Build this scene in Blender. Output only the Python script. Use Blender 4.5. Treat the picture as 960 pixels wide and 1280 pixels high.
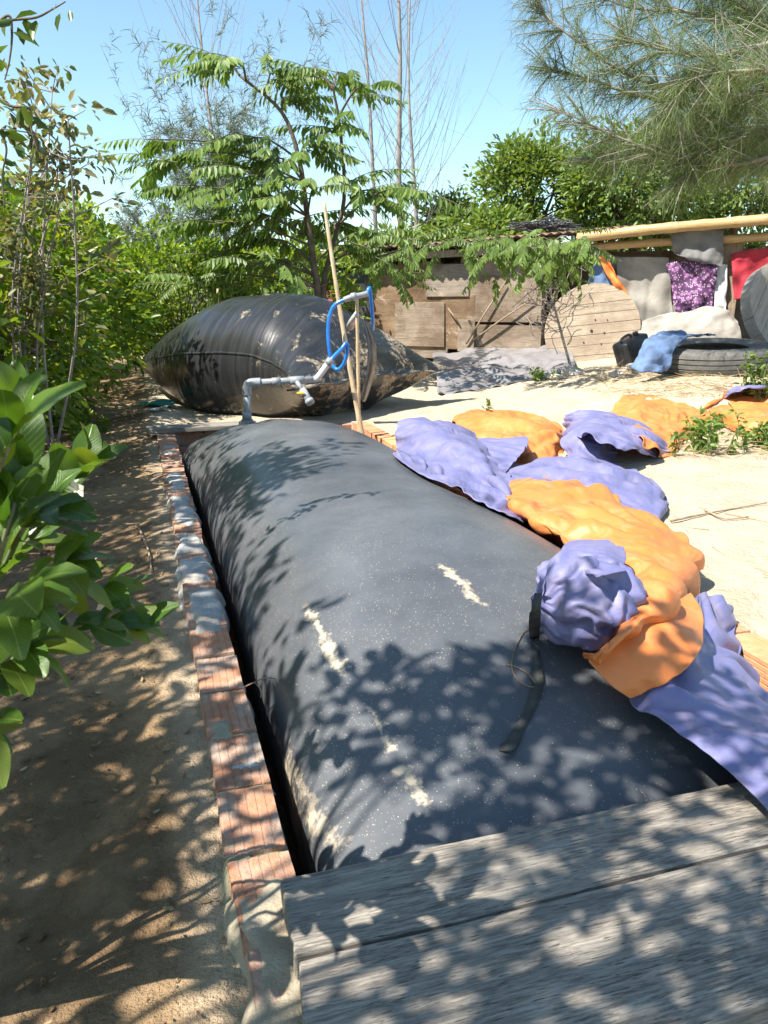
import bpy, bmesh, math, random
import numpy as np
from mathutils import Vector, Matrix, noise as mnoise

scene = bpy.context.scene
for o in list(bpy.data.objects):
    bpy.data.objects.remove(o)

# ------------------------------------------------------------------ camera, sky, sun, exposure
FPX, PITCH, CAMZ = 1000.0, math.atan(0.27), 1.1
cam_d = bpy.data.cameras.new('camera')
cam = bpy.data.objects.new('camera', cam_d)
scene.collection.objects.link(cam)
cam.location = (0, 0, CAMZ)
cam.rotation_euler = (math.pi / 2 - PITCH, 0, 0)
cam_d.sensor_fit = 'VERTICAL'
cam_d.sensor_height = 36.0
cam_d.lens = 36.0 * FPX / 1280.0
cam_d.clip_start, cam_d.clip_end = 0.02, 2000
cam_d.dof.use_dof = True
cam_d.dof.focus_distance = 3.2
cam_d.dof.aperture_fstop = 16.0
scene.camera = cam

SUN_DIR = Vector((-0.47, -0.31, 0.83)).normalized()          # towards the sun
sun_el = math.asin(SUN_DIR.z)
sun_az = math.atan2(SUN_DIR.x, SUN_DIR.y)
world = bpy.data.worlds.new('World')
scene.world = world
world.use_nodes = True
wn = world.node_tree
bg = wn.nodes['Background']
sky = wn.nodes.new('ShaderNodeTexSky')
sky.sky_type = 'NISHITA'
sky.sun_disc = False
sky.sun_elevation = sun_el
sky.sun_rotation = sun_az
sky.altitude = 10
sky.air_density = 1.0
sky.dust_density = 0.5
sky.ozone_density = 1.0
wb = wn.nodes.new('ShaderNodeMix'); wb.data_type = 'RGBA'; wb.blend_type = 'MULTIPLY'      # the camera's cool white balance
wb.inputs[0].default_value = 1.0
wb.inputs[7].default_value = (0.86, 0.97, 0.92, 1)
wn.links.new(sky.outputs[0], wb.inputs[6])
wn.links.new(wb.outputs[2], bg.inputs[0])
bg.inputs[1].default_value = 0.115
sun_d = bpy.data.lights.new('sun', 'SUN')
sun_d.energy = 5.0
sun_d.angle = math.radians(0.53)
sun_d.color = (1.0, 0.94, 0.84)
sun = bpy.data.objects.new('sun', sun_d)
scene.collection.objects.link(sun)
sun.rotation_euler = (-SUN_DIR).to_track_quat('-Z', 'Y').to_euler()
sun.location = (-4, -2, 8)
scene.view_settings.view_transform = 'Standard'
scene.view_settings.look = 'None'
scene.view_settings.gamma = 1.0
scene.view_settings.exposure = 1.18
scene.cycles.max_bounces = 6
scene.cycles.transparent_max_bounces = 6
scene.cycles.use_denoising = True
scene.cycles.caustics_reflective = False
scene.cycles.caustics_refractive = False

# ------------------------------------------------------------------ frames of reference
CP, SP = math.cos(PITCH), math.sin(PITCH)
def ray(u, v):
    a, b = (u - 480) / FPX, (640 - v) / FPX
    return Vector((a, CP + b * SP, -SP + b * CP))
def atz(u, v, z):
    d = ray(u, v); return Vector((0, 0, CAMZ)) + d * ((z - CAMZ) / d.z)
def aty(u, v, y):
    d = ray(u, v); return Vector((0, 0, CAMZ)) + d * (y / d.y)
P0 = Vector((-0.184, 0.891, 0))
PD = Vector((-0.2873, 0.9578, 0)).normalized()      # along the pit
PN = Vector((PD.y, -PD.x, 0))                        # across the pit, to the right
PITM = Matrix(((PN.x, PD.x, 0, P0.x), (PN.y, PD.y, 0, P0.y), (0, 0, 1, 0), (0, 0, 0, 1)))
PITI = PITM.inverted()
def pit(s, t, z=0): return PITM @ Vector((s, t, z))
def sstep(a, b, x):
    x = min(1, max(0, (x - a) / (b - a))); return x * x * (3 - 2 * x)
PIT_S0, PIT_S1, PIT_T0, PIT_T1, PIT_Z = 0.07, 1.56, -1.2, 5.28, -0.95
def gz(x, y):
    q = PITI @ Vector((x, y, 0)); s, t = q.x, q.y
    z = 0.035 + 0.075 * sstep(0.3, 1.6, s) + .050 * math.exp(-(s / .22) ** 2) * (s < .3)
    z += 0.26 * sstep(5.2, 9.0, y) * sstep(1.0, 3.4, x)
    z += 0.10 * math.exp(-((x - 3.0) ** 2 / 0.8 + (y - 7.3) ** 2 / 0.25))
    far = min(1, max(0, (math.hypot(x, y) - 14) / 20))
    if s < .02 and t < 9:      # trodden, dented path
        z -= .022 * max(0, mnoise.noise(Vector((x * 3.1, y * 2.4, 5.5))) - .12) * 2.2 - .010 * mnoise.noise(Vector((x * 7.5, y * 7.5, 2.2)))
    amp = 0.016 + 0.010 * (s < 0) + 0.25 * far
    z += amp * mnoise.noise(Vector((x * 1.7, y * 1.7, 3.1))) + (1 - far) * 0.010 * mnoise.noise(Vector((x * 5.5, y * 5.5, 8.2)))
    z += (1 - far) * 0.006 * mnoise.noise(Vector((x * 13, y * 13, 1.2)))
    return z
def on_ground(u, v):
    d = ray(u, v); o = Vector((0, 0, CAMZ)); t = 0.5
    while t < 60:
        p = o + d * t
        if p.z <= gz(p.x, p.y): break
        t += 0.02
    p = o + d * t
    return Vector((p.x, p.y, gz(p.x, p.y)))

# ------------------------------------------------------------------ object helpers
COL = scene.collection
def tag(o, label=None, cat=None, group=None, kind=None):
    if label: o['label'] = label
    if cat: o['category'] = cat
    if group: o['group'] = group
    if kind: o['kind'] = kind
    return o
def empty(name, loc=(0, 0, 0), label=None, cat=None, group=None, mat=None):
    o = bpy.data.objects.new(name, None)
    COL.objects.link(o)
    o.empty_display_size = 0.1
    if mat is not None: o.matrix_world = mat
    else: o.location = loc
    return tag(o, label, cat, group)
def link(name, me, parent=None, world_coords=True):
    """links me; when parent is given and the mesh is in world coordinates the child keeps its place"""
    o = bpy.data.objects.new(name, me)
    COL.objects.link(o)
    if parent is not None:
        o.parent = parent
        if world_coords:
            o.matrix_parent_inverse = mw(parent).inverted()
    return o
def mw(o):
    m = o.matrix_basis.copy()
    if o.parent is not None:
        m = mw(o.parent) @ o.matrix_parent_inverse @ m
    return m
def mesh(name, verts, faces, mats, smooth=True, mi=None):
    me = bpy.data.meshes.new(name)
    me.from_pydata([tuple(v) for v in verts], [], faces)
    for m in (mats if isinstance(mats, (list, tuple)) else [mats]): me.materials.append(m)
    if smooth: me.polygons.foreach_set('use_smooth', [True] * len(me.polygons))
    if mi is not None: me.polygons.foreach_set('material_index', mi)
    me.update()
    return me
def npmesh(name, V, F, mats, smooth=False, mi=None):
    """V (n,3) float, F (m,k) int with k = 3 or 4"""
    V = np.asarray(V, dtype=np.float32); F = np.asarray(F, dtype=np.int32)
    me = bpy.data.meshes.new(name)
    me.vertices.add(len(V)); me.vertices.foreach_set('co', V.ravel())
    k = F.shape[1]
    me.loops.add(F.size); me.loops.foreach_set('vertex_index', F.ravel())
    me.polygons.add(len(F))
    me.polygons.foreach_set('loop_start', np.arange(0, F.size, k, dtype=np.int32))
    try: me.polygons.foreach_set('loop_total', np.full(len(F), k, dtype=np.int32))
    except Exception: pass
    for m in (mats if isinstance(mats, (list, tuple)) else [mats]): me.materials.append(m)
    if smooth: me.polygons.foreach_set('use_smooth', np.ones(len(F), dtype=bool))
    if mi is not None: me.polygons.foreach_set('material_index', np.asarray(mi, dtype=np.int32))
    me.update(calc_edges=True); me.validate()
    return me
class MB:
    """collects vertices and faces of one mesh"""
    def __init__(self): self.v = []; self.f = []
    def add(self, v, f):
        n = len(self.v); self.v += [Vector(x) for x in v]; self.f += [tuple(i + n for i in q) for q in f]
    def box(self, lo, hi, M=None, jit=0, rng=None):
        v = [Vector((x, y, z)) for z in (lo[2], hi[2]) for y in (lo[1], hi[1]) for x in (lo[0], hi[0])]
        if jit: v = [p + Vector((rng.uniform(-jit, jit), rng.uniform(-jit, jit), rng.uniform(-jit, jit))) for p in v]
        if M is not None: v = [M @ p for p in v]
        self.add(v, [(0, 2, 3, 1), (4, 5, 7, 6), (0, 1, 5, 4), (2, 6, 7, 3), (0, 4, 6, 2), (1, 3, 7, 5)])
    def tube(self, pts, rad, n=8, cap=True):
        pts = [Vector(p) for p in pts]
        if not hasattr(rad, '__len__'): rad = [rad] * len(pts)
        rings = []; up = None
        for i, p in enumerate(pts):
            t = (pts[min(i + 1, len(pts) - 1)] - pts[max(i - 1, 0)])
            if t.length < 1e-9: t = Vector((0, 0, 1))
            t.normalize()
            if up is None:
                up = Vector((0, 0, 1)) if abs(t.z) < 0.9 else Vector((1, 0, 0))
            a = t.cross(up)
            if a.length < 1e-6: a = t.orthogonal()
            a.normalize(); b = a.cross(t).normalized(); up = b
            rings.append([p + (a * math.cos(2 * math.pi * k / n) + b * math.sin(2 * math.pi * k / n)) * rad[i] for k in range(n)])
        v = [x for r in rings for x in r]; f = []
        for i in range(len(pts) - 1):
            for k in range(n):
                f.append((i * n + k, i * n + (k + 1) % n, (i + 1) * n + (k + 1) % n, (i + 1) * n + k))
        if cap:
            f.append(tuple(range(n - 1, -1, -1))); f.append(tuple((len(pts) - 1) * n + k for k in range(n)))
        self.add(v, f)
    def build(self, name, mats, parent=None, smooth=True, world_coords=True):
        return link(name, mesh(name, self.v, self.f, mats, smooth), parent, world_coords)
def bevel(o, w, seg=2):
    m = o.modifiers.new('bevel', 'BEVEL'); m.width = w; m.segments = seg; m.limit_method = 'ANGLE'
    return o
def spline(pts, n):
    """Catmull-Rom through pts, n samples a span"""
    P = [Vector(p) for p in pts]; out = []
    for i in range(len(P) - 1):
        a, b, c, d = P[max(i - 1, 0)], P[i], P[i + 1], P[min(i + 2, len(P) - 1)]
        for k in range(n):
            t = k / n
            out.append(0.5 * ((2 * b) + (c - a) * t + (2 * a - 5 * b + 4 * c - d) * t * t + (3 * b - a - 3 * c + d) * t ** 3))
    out.append(P[-1]); return out
def patch(rows, ns, nt):
    """Catmull-Rom surface through a grid of control points: list of rows of Vectors -> grid"""
    R = [spline(r, nt) for r in rows]
    cols = [spline([r[j] for r in R], ns) for j in range(len(R[0]))]
    return [[cols[j][i] for j in range(len(cols))] for i in range(len(cols[0]))]
def wrinkle(G, amp, freq, seed, ridge=0.6, keep=0.0):
    """cloth creases: long sharp folds across smooth facets, displaced along the sheet's normal"""
    ni, nj = len(G), len(G[0]); out = []
    rr = random.Random(seed * 7 + 1)
    ax = Vector((rr.uniform(-1, 1), rr.uniform(-1, 1), rr.uniform(-.4, .4))).normalized()
    ax2 = Vector((ax.y, -ax.x, ax.z + .3)).normalized()
    off = Vector((seed * 3.7, seed * 1.9, seed))
    for i in range(ni):
        row = []
        for j in range(nj):
            a = G[min(i + 1, ni - 1)][j] - G[max(i - 1, 0)][j]; b = G[i][min(j + 1, nj - 1)] - G[i][max(j - 1, 0)]
            n = a.cross(b)
            n = n.normalized() if n.length > 1e-9 else Vector((0, 0, 1))
            p = G[i][j]; q0 = p * freq
            q = q0 - ax * (q0.dot(ax) * 0.72) + off
            q2 = q0 * 1.35 - ax2 * (q0.dot(ax2) * 0.95) + off * 1.7
            w = Vector((mnoise.noise(q0 * 0.5 + off), mnoise.noise(q0 * 0.5 + Vector((5, 1, 9))), mnoise.noise(q0 * 0.5 + Vector((2, 7, 4)))))
            r = 1 - 2.4 * abs(mnoise.noise(q + w * 0.5))
            r2 = 1 - 2.4 * abs(mnoise.noise(q2 + w * 0.4))
            h = (1 - ridge) * mnoise.noise(q0 * 0.6 + off) + ridge * (0.55 * r + 0.40 * r2 - 0.35)
            row.append(p + n * h * amp)
        out.append(row)
    return out
def crumple(G, amp, freq, seed, ax=None):
    """sharp-edged crumples: smooth bowls that meet in creases"""
    ni, nj = len(G), len(G[0]); out = []; off = Vector((seed * 2.3, seed * 4.1, seed * .7))
    rr = random.Random(seed); ax = Vector((rr.uniform(-1, 1), rr.uniform(-1, 1), rr.uniform(-.3, .3))).normalized()
    for i in range(ni):
        row = []
        for j in range(nj):
            a = G[min(i + 1, ni - 1)][j] - G[max(i - 1, 0)][j]; b = G[i][min(j + 1, nj - 1)] - G[i][max(j - 1, 0)]
            n = a.cross(b); n = n.normalized() if n.length > 1e-9 else Vector((0, 0, 1))
            p = G[i][j]; q = p * freq; q = q - ax * (q.dot(ax) * .55) + off + mnoise.noise_vector(p * freq * .6) * .5
            d = mnoise.voronoi(q)[0]; d2 = mnoise.voronoi(q * 2.3 + off)[0]
            m_ = .4 + .6 * max(0, min(1, .5 + 1.6 * mnoise.noise(p * freq * .3 + off)))
            row.append(p + n * amp * m_ * ((d[0] - .45) + .35 * (d2[0] - .45)))
        out.append(row)
    return out
def sheet(name, G, mats, parent=None, thick=0.004, smooth=True, offset=0.0):
    ni, nj = len(G), len(G[0])
    v = [p for r in G for p in r]
    f = [(i * nj + j, i * nj + j + 1, (i + 1) * nj + j + 1, (i + 1) * nj + j) for i in range(ni - 1) for j in range(nj - 1)]
    o = link(name, mesh(name, v, f, mats, smooth), parent)
    m = o.modifiers.new('thickness', 'SOLIDIFY'); m.thickness = thick; m.offset = offset
    if isinstance(mats, (list, tuple)) and len(mats) > 1: m.material_offset = 1; m.material_offset_rim = 1
    return o

# ------------------------------------------------------------------ material helpers
def nd(nt, kind, props=None, **ins):
    n = nt.nodes.new('ShaderNode' + kind)
    for k, v in (props or {}).items(): setattr(n, k, v)
    for k, v in ins.items():
        key = int(k[1:]) if k[0] == 'i' and k[1:].isdigit() else k.replace('_', ' ')
        s = n.inputs[key]
        if isinstance(v, bpy.types.NodeSocket): nt.links.new(v, s)
        else: s.default_value = v
    return n
def rgb(c): return (c[0], c[1], c[2], 1.0)
def ramp(nt, fac, stops, interp='LINEAR'):
    n = nd(nt, 'ValToRGB'); n.color_ramp.interpolation = interp
    e = n.color_ramp.elements
    while len(e) < len(stops): e.new(0.5)
    for i, (p, c) in enumerate(stops):
        e[i].position = p; e[i].color = rgb(c) if hasattr(c, '__len__') else (c, c, c, 1)
    nt.links.new(fac, n.inputs[0]); return n.outputs[0]
def mix(nt, fac, a, b, mode='MIX'):
    n = nt.nodes.new('ShaderNodeMix'); n.data_type = 'RGBA'; n.blend_type = mode
    for s, v in ((n.inputs[0], fac), (n.inputs[6], a), (n.inputs[7], b)):
        if isinstance(v, bpy.types.NodeSocket): nt.links.new(v, s)
        elif hasattr(v, '__len__'): s.default_value = rgb(v)
        else: s.default_value = v
    return n.outputs[2]
def mth(nt, op, a, b=None, c=None, clamp=False):
    n = nt.nodes.new('ShaderNodeMath'); n.operation = op; n.use_clamp = clamp
    for i, v in enumerate((a, b, c)):
        if v is None: continue
        if isinstance(v, bpy.types.NodeSocket): nt.links.new(v, n.inputs[i])
        else: n.inputs[i].default_value = v
    return n.outputs[0]
def tex(nt, co, scale=1.0, detail=4, rough=0.55, dist=0.0, stretch=None):
    if stretch:
        m = nd(nt, 'Mapping', i3=stretch); nt.links.new(co, m.inputs[0]); co = m.outputs[0]
    return nd(nt, 'TexNoise', Vector=co, Scale=scale, Detail=detail, Roughness=rough, Distortion=dist).outputs[0]
def voro(nt, co, scale, feature='F1'):
    return nd(nt, 'TexVoronoi', {'feature': feature}, Vector=co, Scale=scale)
def newmat(name):
    m = bpy.data.materials.new(name); m.use_nodes = True
    nt = m.node_tree; b = nt.nodes['Principled BSDF']
    return m, nt, b
def setb(nt, b, **kw):
    for k, v in kw.items():
        s = b.inputs[k.replace('_', ' ')]
        if isinstance(v, bpy.types.NodeSocket): nt.links.new(v, s)
        elif hasattr(v, '__len__') and len(v) == 3: s.default_value = rgb(v)
        else: s.default_value = v
def bump(nt, b, h, strength=0.5, dist=0.01):
    n = nd(nt, 'Bump', Strength=strength, Distance=dist, Height=h)
    nt.links.new(n.outputs[0], b.inputs['Normal'])
def objco(nt): return nd(nt, 'TexCoord').outputs['Object']
def poso(nt): return nd(nt, 'NewGeometry').outputs['Position']
def simple(name, col, rough=0.6, var=0.25, scale=8, bumps=0.15, bscale=40, coord='obj', metal=0.0):
    m, nt, b = newmat(name)
    co = objco(nt) if coord == 'obj' else poso(nt)
    n = tex(nt, co, scale, 5)
    lo = [c * (1 - var) for c in col]; hi = [min(1, c * (1 + var)) for c in col]
    setb(nt, b, Base_Color=ramp(nt, n, [(0.3, lo), (0.7, hi)]), Roughness=rough, Metallic=metal)
    if bumps: bump(nt, b, tex(nt, co, bscale, 3), bumps, 0.01)
    return m
def leafmat(name, cols, trans=0.35, rough=0.45, tcol=None, spec=0.4):
    """leaf colours vary from leaf to leaf; light comes through"""
    m, nt, b = newmat(name)
    r = nd(nt, 'NewGeometry').outputs['Random Per Island']
    oi = nd(nt, 'ObjectInfo').outputs['Random']
    r = mth(nt, 'FRACT', mth(nt, 'ADD', r, oi))
    c = ramp(nt, r, [(i / (len(cols) - 1), q) for i, q in enumerate(cols)])
    n = tex(nt, poso(nt), 1.3, 2)
    c = mix(nt, 1.0, c, ramp(nt, n, [(0.3, (0.75, 0.78, 0.75)), (0.7, (1.2, 1.2, 1.1))]), 'MULTIPLY')
    setb(nt, b, Base_Color=c, Roughness=rough)
    b.inputs['Specular IOR Level'].default_value = spec
    t = nd(nt, 'BsdfTranslucent')
    tc = mix(nt, 1.0, c, tcol or (1.9, 1.7, 0.7), 'MULTIPLY')
    nt.links.new(tc, t.inputs[0])
    mx = nd(nt, 'MixShader', i0=trans)
    nt.links.new(b.outputs[0], mx.inputs[1]); nt.links.new(t.outputs[0], mx.inputs[2])
    nt.links.new(mx.outputs[0], nt.nodes['Material Output'].inputs[0])
    return m

# ------------------------------------------------------------------ materials
def sand_mat():
    m, nt, b = newmat('sand')
    co = poso(nt)
    big = tex(nt, co, 0.9, 5, 0.6); mid = tex(nt, co, 5.0, 6, 0.65); fine = tex(nt, co, 90, 4, 0.7)
    c = ramp(nt, mid, [(0.28, (0.46, 0.36, 0.25)), (0.5, (0.60, 0.49, 0.355)), (0.72, (0.66, 0.56, 0.42))])
    c = mix(nt, mth(nt, 'MULTIPLY', fine, 0.35), c, (0.66, 0.56, 0.42))
    # brown, humus-stained soil left of the pit, also darkened for canopy shade
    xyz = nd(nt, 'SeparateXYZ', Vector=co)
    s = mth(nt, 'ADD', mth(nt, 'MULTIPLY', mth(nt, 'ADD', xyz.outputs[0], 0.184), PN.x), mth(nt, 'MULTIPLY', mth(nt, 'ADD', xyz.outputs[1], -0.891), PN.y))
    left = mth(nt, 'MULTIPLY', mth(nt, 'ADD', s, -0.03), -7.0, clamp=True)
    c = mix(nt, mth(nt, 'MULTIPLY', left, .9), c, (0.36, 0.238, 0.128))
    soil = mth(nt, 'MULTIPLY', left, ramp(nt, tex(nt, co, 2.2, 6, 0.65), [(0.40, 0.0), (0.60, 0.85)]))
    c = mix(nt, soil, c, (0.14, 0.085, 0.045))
    far = nd(nt, 'VectorMath', {'operation': 'LENGTH'}, i0=co).outputs['Value']
    c = mix(nt, mth(nt, 'MULTIPLY', mth(nt, 'ADD', far, -13), 0.2, clamp=True), c, (0.16, 0.15, 0.06))
    spk = ramp(nt, tex(nt, co, 230, 2, 0.6), [(0.63, 0.0), (0.72, 0.6)])
    c = mix(nt, spk, c, (0.16, 0.11, 0.07))
    setb(nt, b, Base_Color=c, Roughness=0.95)
    b.inputs['Specular IOR Level'].default_value = 0.15
    h = mth(nt, 'ADD', mth(nt, 'MULTIPLY', tex(nt, co, 16, 6, 0.7), 1.0), mth(nt, 'MULTIPLY', tex(nt, co, 120, 3, 0.7), 0.22))
    bump(nt, b, h, 1.0, 0.045)
    return m
def brick_mat(name='terracotta', a=(0.40, 0.175, 0.095), bcol=(0.50, 0.265, 0.16), dirt=0.8):
    m, nt, b = newmat(name)
    co = poso(nt); oi = nd(nt, 'ObjectInfo').outputs['Random']
    base = ramp(nt, tex(nt, co, 25, 5), [(0.3, a), (0.7, bcol)])
    base = mix(nt, 1.0, base, ramp(nt, oi, [(0, (0.78, 0.78, 0.8)), (1, (1.15, 1.1, 1.05))]), 'MULTIPLY')
    cem = ramp(nt, tex(nt, co, 9, 6, 0.65, 0.6), [(0.44, 0.0), (0.64, 1.0)])
    base = mix(nt, mth(nt, 'MULTIPLY', cem, dirt * .75), base, (0.46, 0.42, 0.36))
    base = mix(nt, ramp(nt, tex(nt, co, 60, 4, 0.7), [(0.56, 0.0), (0.70, 0.7)]), base, (0.22, 0.15, 0.10))
    setb(nt, b, Base_Color=base, Roughness=0.9)
    bump(nt, b, mth(nt, 'ADD', tex(nt, co, 60, 6, .7), tex(nt, co, 260, 2)), 0.55, 0.006)
    return m
def cement_mat(name, col=(0.42, 0.41, 0.39), green=0.0):
    m, nt, b = newmat(name); co = poso(nt)
    c = ramp(nt, tex(nt, co, 14, 6, 0.65), [(0.3, [q * 0.68 for q in col]), (0.7, [min(1, q * 1.25) for q in col])])
    c = mix(nt, ramp(nt, tex(nt, co, 8, 5), [(0.52, 0.0), (0.68, 0.75)]), c, (0.42, 0.32, 0.22))
    if green: c = mix(nt, mth(nt, 'MULTIPLY', ramp(nt, tex(nt, co, 5, 5), [(0.4, 0.0), (0.6, 1.0)]), green), c, (0.26, 0.25, 0.13))
    setb(nt, b, Base_Color=c, Roughness=0.95)
    bump(nt, b, mth(nt, 'ADD', tex(nt, co, 45, 6, 0.75), mth(nt, 'MULTIPLY', tex(nt, co, 200, 2), 0.3)), 0.9, 0.012)
    return m
def digester_mat():
    m, nt, b = newmat('black_sheet_dusty')
    co = objco(nt)
    xyz = nd(nt, 'SeparateXYZ', Vector=co)
    base = ramp(nt, tex(nt, co, 3, 4), [(0.3, (0.019, 0.023, 0.031)), (0.7, (0.029, 0.034, 0.042))])
    dust_sheen_n = tex(nt, co, 2.4, 6, 0.65)
    haze = ramp(nt, dust_sheen_n, [(0.30, 0.14), (0.70, 0.46)])
    c = mix(nt, haze, base, (0.22, 0.228, 0.24))  # dust, plus the sheet's bluish sky sheen painted into its colour
    # grains of dry sand
    v = voro(nt, co, 125).outputs['Distance']
    v2 = voro(nt, co, 250).outputs['Distance']
    dens = ramp(nt, tex(nt, co, 2.2, 5, 0.7), [(0.42, 0.03), (0.72, 0.48)])
    rnd = voro(nt, co, 125).outputs['Color']; rs = nd(nt, 'SeparateColor', i0=rnd).outputs[0]
    g1 = mth(nt, 'MULTIPLY', mth(nt, 'LESS_THAN', v, 0.17), mth(nt, 'LESS_THAN', rs, dens))
    rnd2 = nd(nt, 'SeparateColor', i0=voro(nt, co, 250).outputs['Color']).outputs[1]
    g2 = mth(nt, 'MULTIPLY', mth(nt, 'LESS_THAN', v2, 0.22), mth(nt, 'LESS_THAN', rnd2, mth(nt, 'MULTIPLY', dens, 1.0)))
    c = mix(nt, mth(nt, 'MULTIPLY', mth(nt, 'MAXIMUM', g1, g2), 0.7), c, (0.52, 0.45, 0.35))
    # dried sand streaks left by run-off: centre s, centre t, half length, half width
    mask = None
    warp = mth(nt, 'MULTIPLY', mth(nt, 'SUBTRACT', tex(nt, co, 7, 5, 0.7), 0.5), 0.09)
    warp2 = mth(nt, 'MULTIPLY', mth(nt, 'SUBTRACT', tex(nt, co, 22, 5, 0.75), 0.5), 0.08)
    for (s, t, sl, hl, hw) in STREAKS:
        dt = mth(nt, 'SUBTRACT', xyz.outputs[1], t)
        ds = mth(nt, 'SUBTRACT', mth(nt, 'SUBTRACT', xyz.outputs[0], s), mth(nt, 'MULTIPLY', dt, sl))
        ds = mth(nt, 'ADD', mth(nt, 'ABSOLUTE', mth(nt, 'ADD', ds, warp)), warp2)
        a = mth(nt, 'SUBTRACT', 1.0, mth(nt, 'DIVIDE', ds, hw), clamp=True)
        q = mth(nt, 'MULTIPLY', mth(nt, 'SUBTRACT', 1.0, mth(nt, 'DIVIDE', mth(nt, 'ABSOLUTE', dt), hl)), 6.0, clamp=True)
        k = mth(nt, 'MULTIPLY', a, q)
        mask = k if mask is None else mth(nt, 'MAXIMUM', mask, k)
    mask = ramp(nt, mth(nt, 'MULTIPLY', mask, tex(nt, co, 45, 4, 0.8)), [(0.10, 0.0), (0.52, 0.85)])
    c = mix(nt, mask, c, (0.50, 0.42, 0.31))
    r = mth(nt, 'ADD', mth(nt, 'MULTIPLY', haze, 0.36), 0.24)
    r = mth(nt, 'MAXIMUM', r, mth(nt, 'MULTIPLY', mask, 0.9))
    setb(nt, b, Base_Color=c, Roughness=r)
    h = mth(nt, 'ADD', mth(nt, 'MULTIPLY', tex(nt, co, 5, 4), 1.0), mth(nt, 'ADD', mth(nt, 'MULTIPLY', mask, 0.15), mth(nt, 'MULTIPLY', tex(nt, co, 140, 2), 0.03)))
    bump(nt, b, h, 0.14, 0.03)
    return m
def gasbag_mat():
    m, nt, b = newmat('black_sheet_muddy')
    co = objco(nt)
    base = ramp(nt, tex(nt, co, 3, 4), [(0.3, (0.013, 0.014, 0.016)), (0.7, (0.024, 0.025, 0.027))])
    # faint runs of dust round the girth
    run = tex(nt, co, 2.0, 5, 0.6, 0.3, (9.0, 1.2, 0.6))
    c = mix(nt, ramp(nt, run, [(0.45, 0.0), (0.72, 0.13)]), base, (0.17, 0.16, 0.14))
    xyz = nd(nt, 'SeparateXYZ', Vector=co)
    near = mth(nt, 'SUBTRACT', 1.0, mth(nt, 'MULTIPLY', mth(nt, 'ADD', xyz.outputs[0], -0.2), 0.85), clamp=True)
    mud = tex(nt, co, 4.5, 7, 0.72, 0.4)
    mk = ramp(nt, mth(nt, 'ADD', mud, mth(nt, 'MULTIPLY', near, 0.16)), [(0.665, 0.0), (0.73, 0.8)])
    mk2 = mth(nt, 'MULTIPLY', mk, ramp(nt, tex(nt, co, 40, 4, 0.8), [(0.40, 0.15), (0.58, 1.0)]))
    c = mix(nt, mk2, c, (0.46, 0.37, 0.26))
    r = mth(nt, 'ADD', 0.22, mth(nt, 'MULTIPLY', ramp(nt, run, [(0.35, 0.0), (0.7, 1.0)]), 0.08))
    r = mth(nt, 'MAXIMUM', r, mth(nt, 'MULTIPLY', mk2, 0.9))
    setb(nt, b, Base_Color=c, Roughness=r)
    wav = nd(nt, 'TexWave', {'bands_direction': 'X'}, Vector=co, Scale=9.0, Distortion=3.5, Detail=2.0).outputs[1]
    h = mth(nt, 'ADD', mth(nt, 'MULTIPLY', wav, 0.05), tex(nt, co, 4, 4))
    bump(nt, b, h, 0.16, 0.03)
    return m
def wood_mat(name, lo, hi, dark, scale=1.0, rough=0.85, axis=0, bs=0.8):
    m, nt, b = newmat(name)
    co = objco(nt)
    oi = nd(nt, 'ObjectInfo').outputs['Random']
    co = nd(nt, 'VectorMath', {'operation': 'ADD'}, i0=co, i1=nd(nt, 'CombineXYZ', i0=mth(nt, 'MULTIPLY', oi, 7), i1=mth(nt, 'MULTIPLY', oi, 31), i2=0.0).outputs[0]).outputs[0]
    st = [1.0, 1.0, 1.0]
    st = [4.0, 4.0, 4.0]; st[axis] = 0.35
    g = tex(nt, co, 6 * scale, 7, 0.7, 0.5, st)
    st2 = [20.0, 20.0, 20.0]; st2[axis] = 1.5
    g2 = tex(nt, co, 7 * scale, 9, 0.78, 0.1, st2)
    c = ramp(nt, g, [(0.30, lo), (0.68, hi)])
    crack = ramp(nt, g2, [(0.42, 1.0), (0.51, 0.0)])
    blot = ramp(nt, tex(nt, co, 3.5 * scale, 5, 0.65), [(0.35, 0.25), (0.65, 1.0)])
    ck = mth(nt, 'MULTIPLY', crack, blot)
    st3 = [34.0, 34.0, 34.0]; st3[axis] = 2.2
    g3 = ramp(nt, tex(nt, co, 7 * scale, 3, 0.5, 0.0, st3), [(0.335, 1.0), (0.365, 0.0)])
    ck = mth(nt, 'MAXIMUM', mth(nt, 'MULTIPLY', ck, .8), g3)
    c = mix(nt, mth(nt, 'MULTIPLY', ck, 0.85), c, dark)
    setb(nt, b, Base_Color=c, Roughness=rough)
    b.inputs['Specular IOR Level'].default_value = 0.25
    bump(nt, b, mth(nt, 'SUBTRACT', mth(nt, 'MULTIPLY', g2, 0.3), ck), bs * .7, 0.004)
    return m
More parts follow.
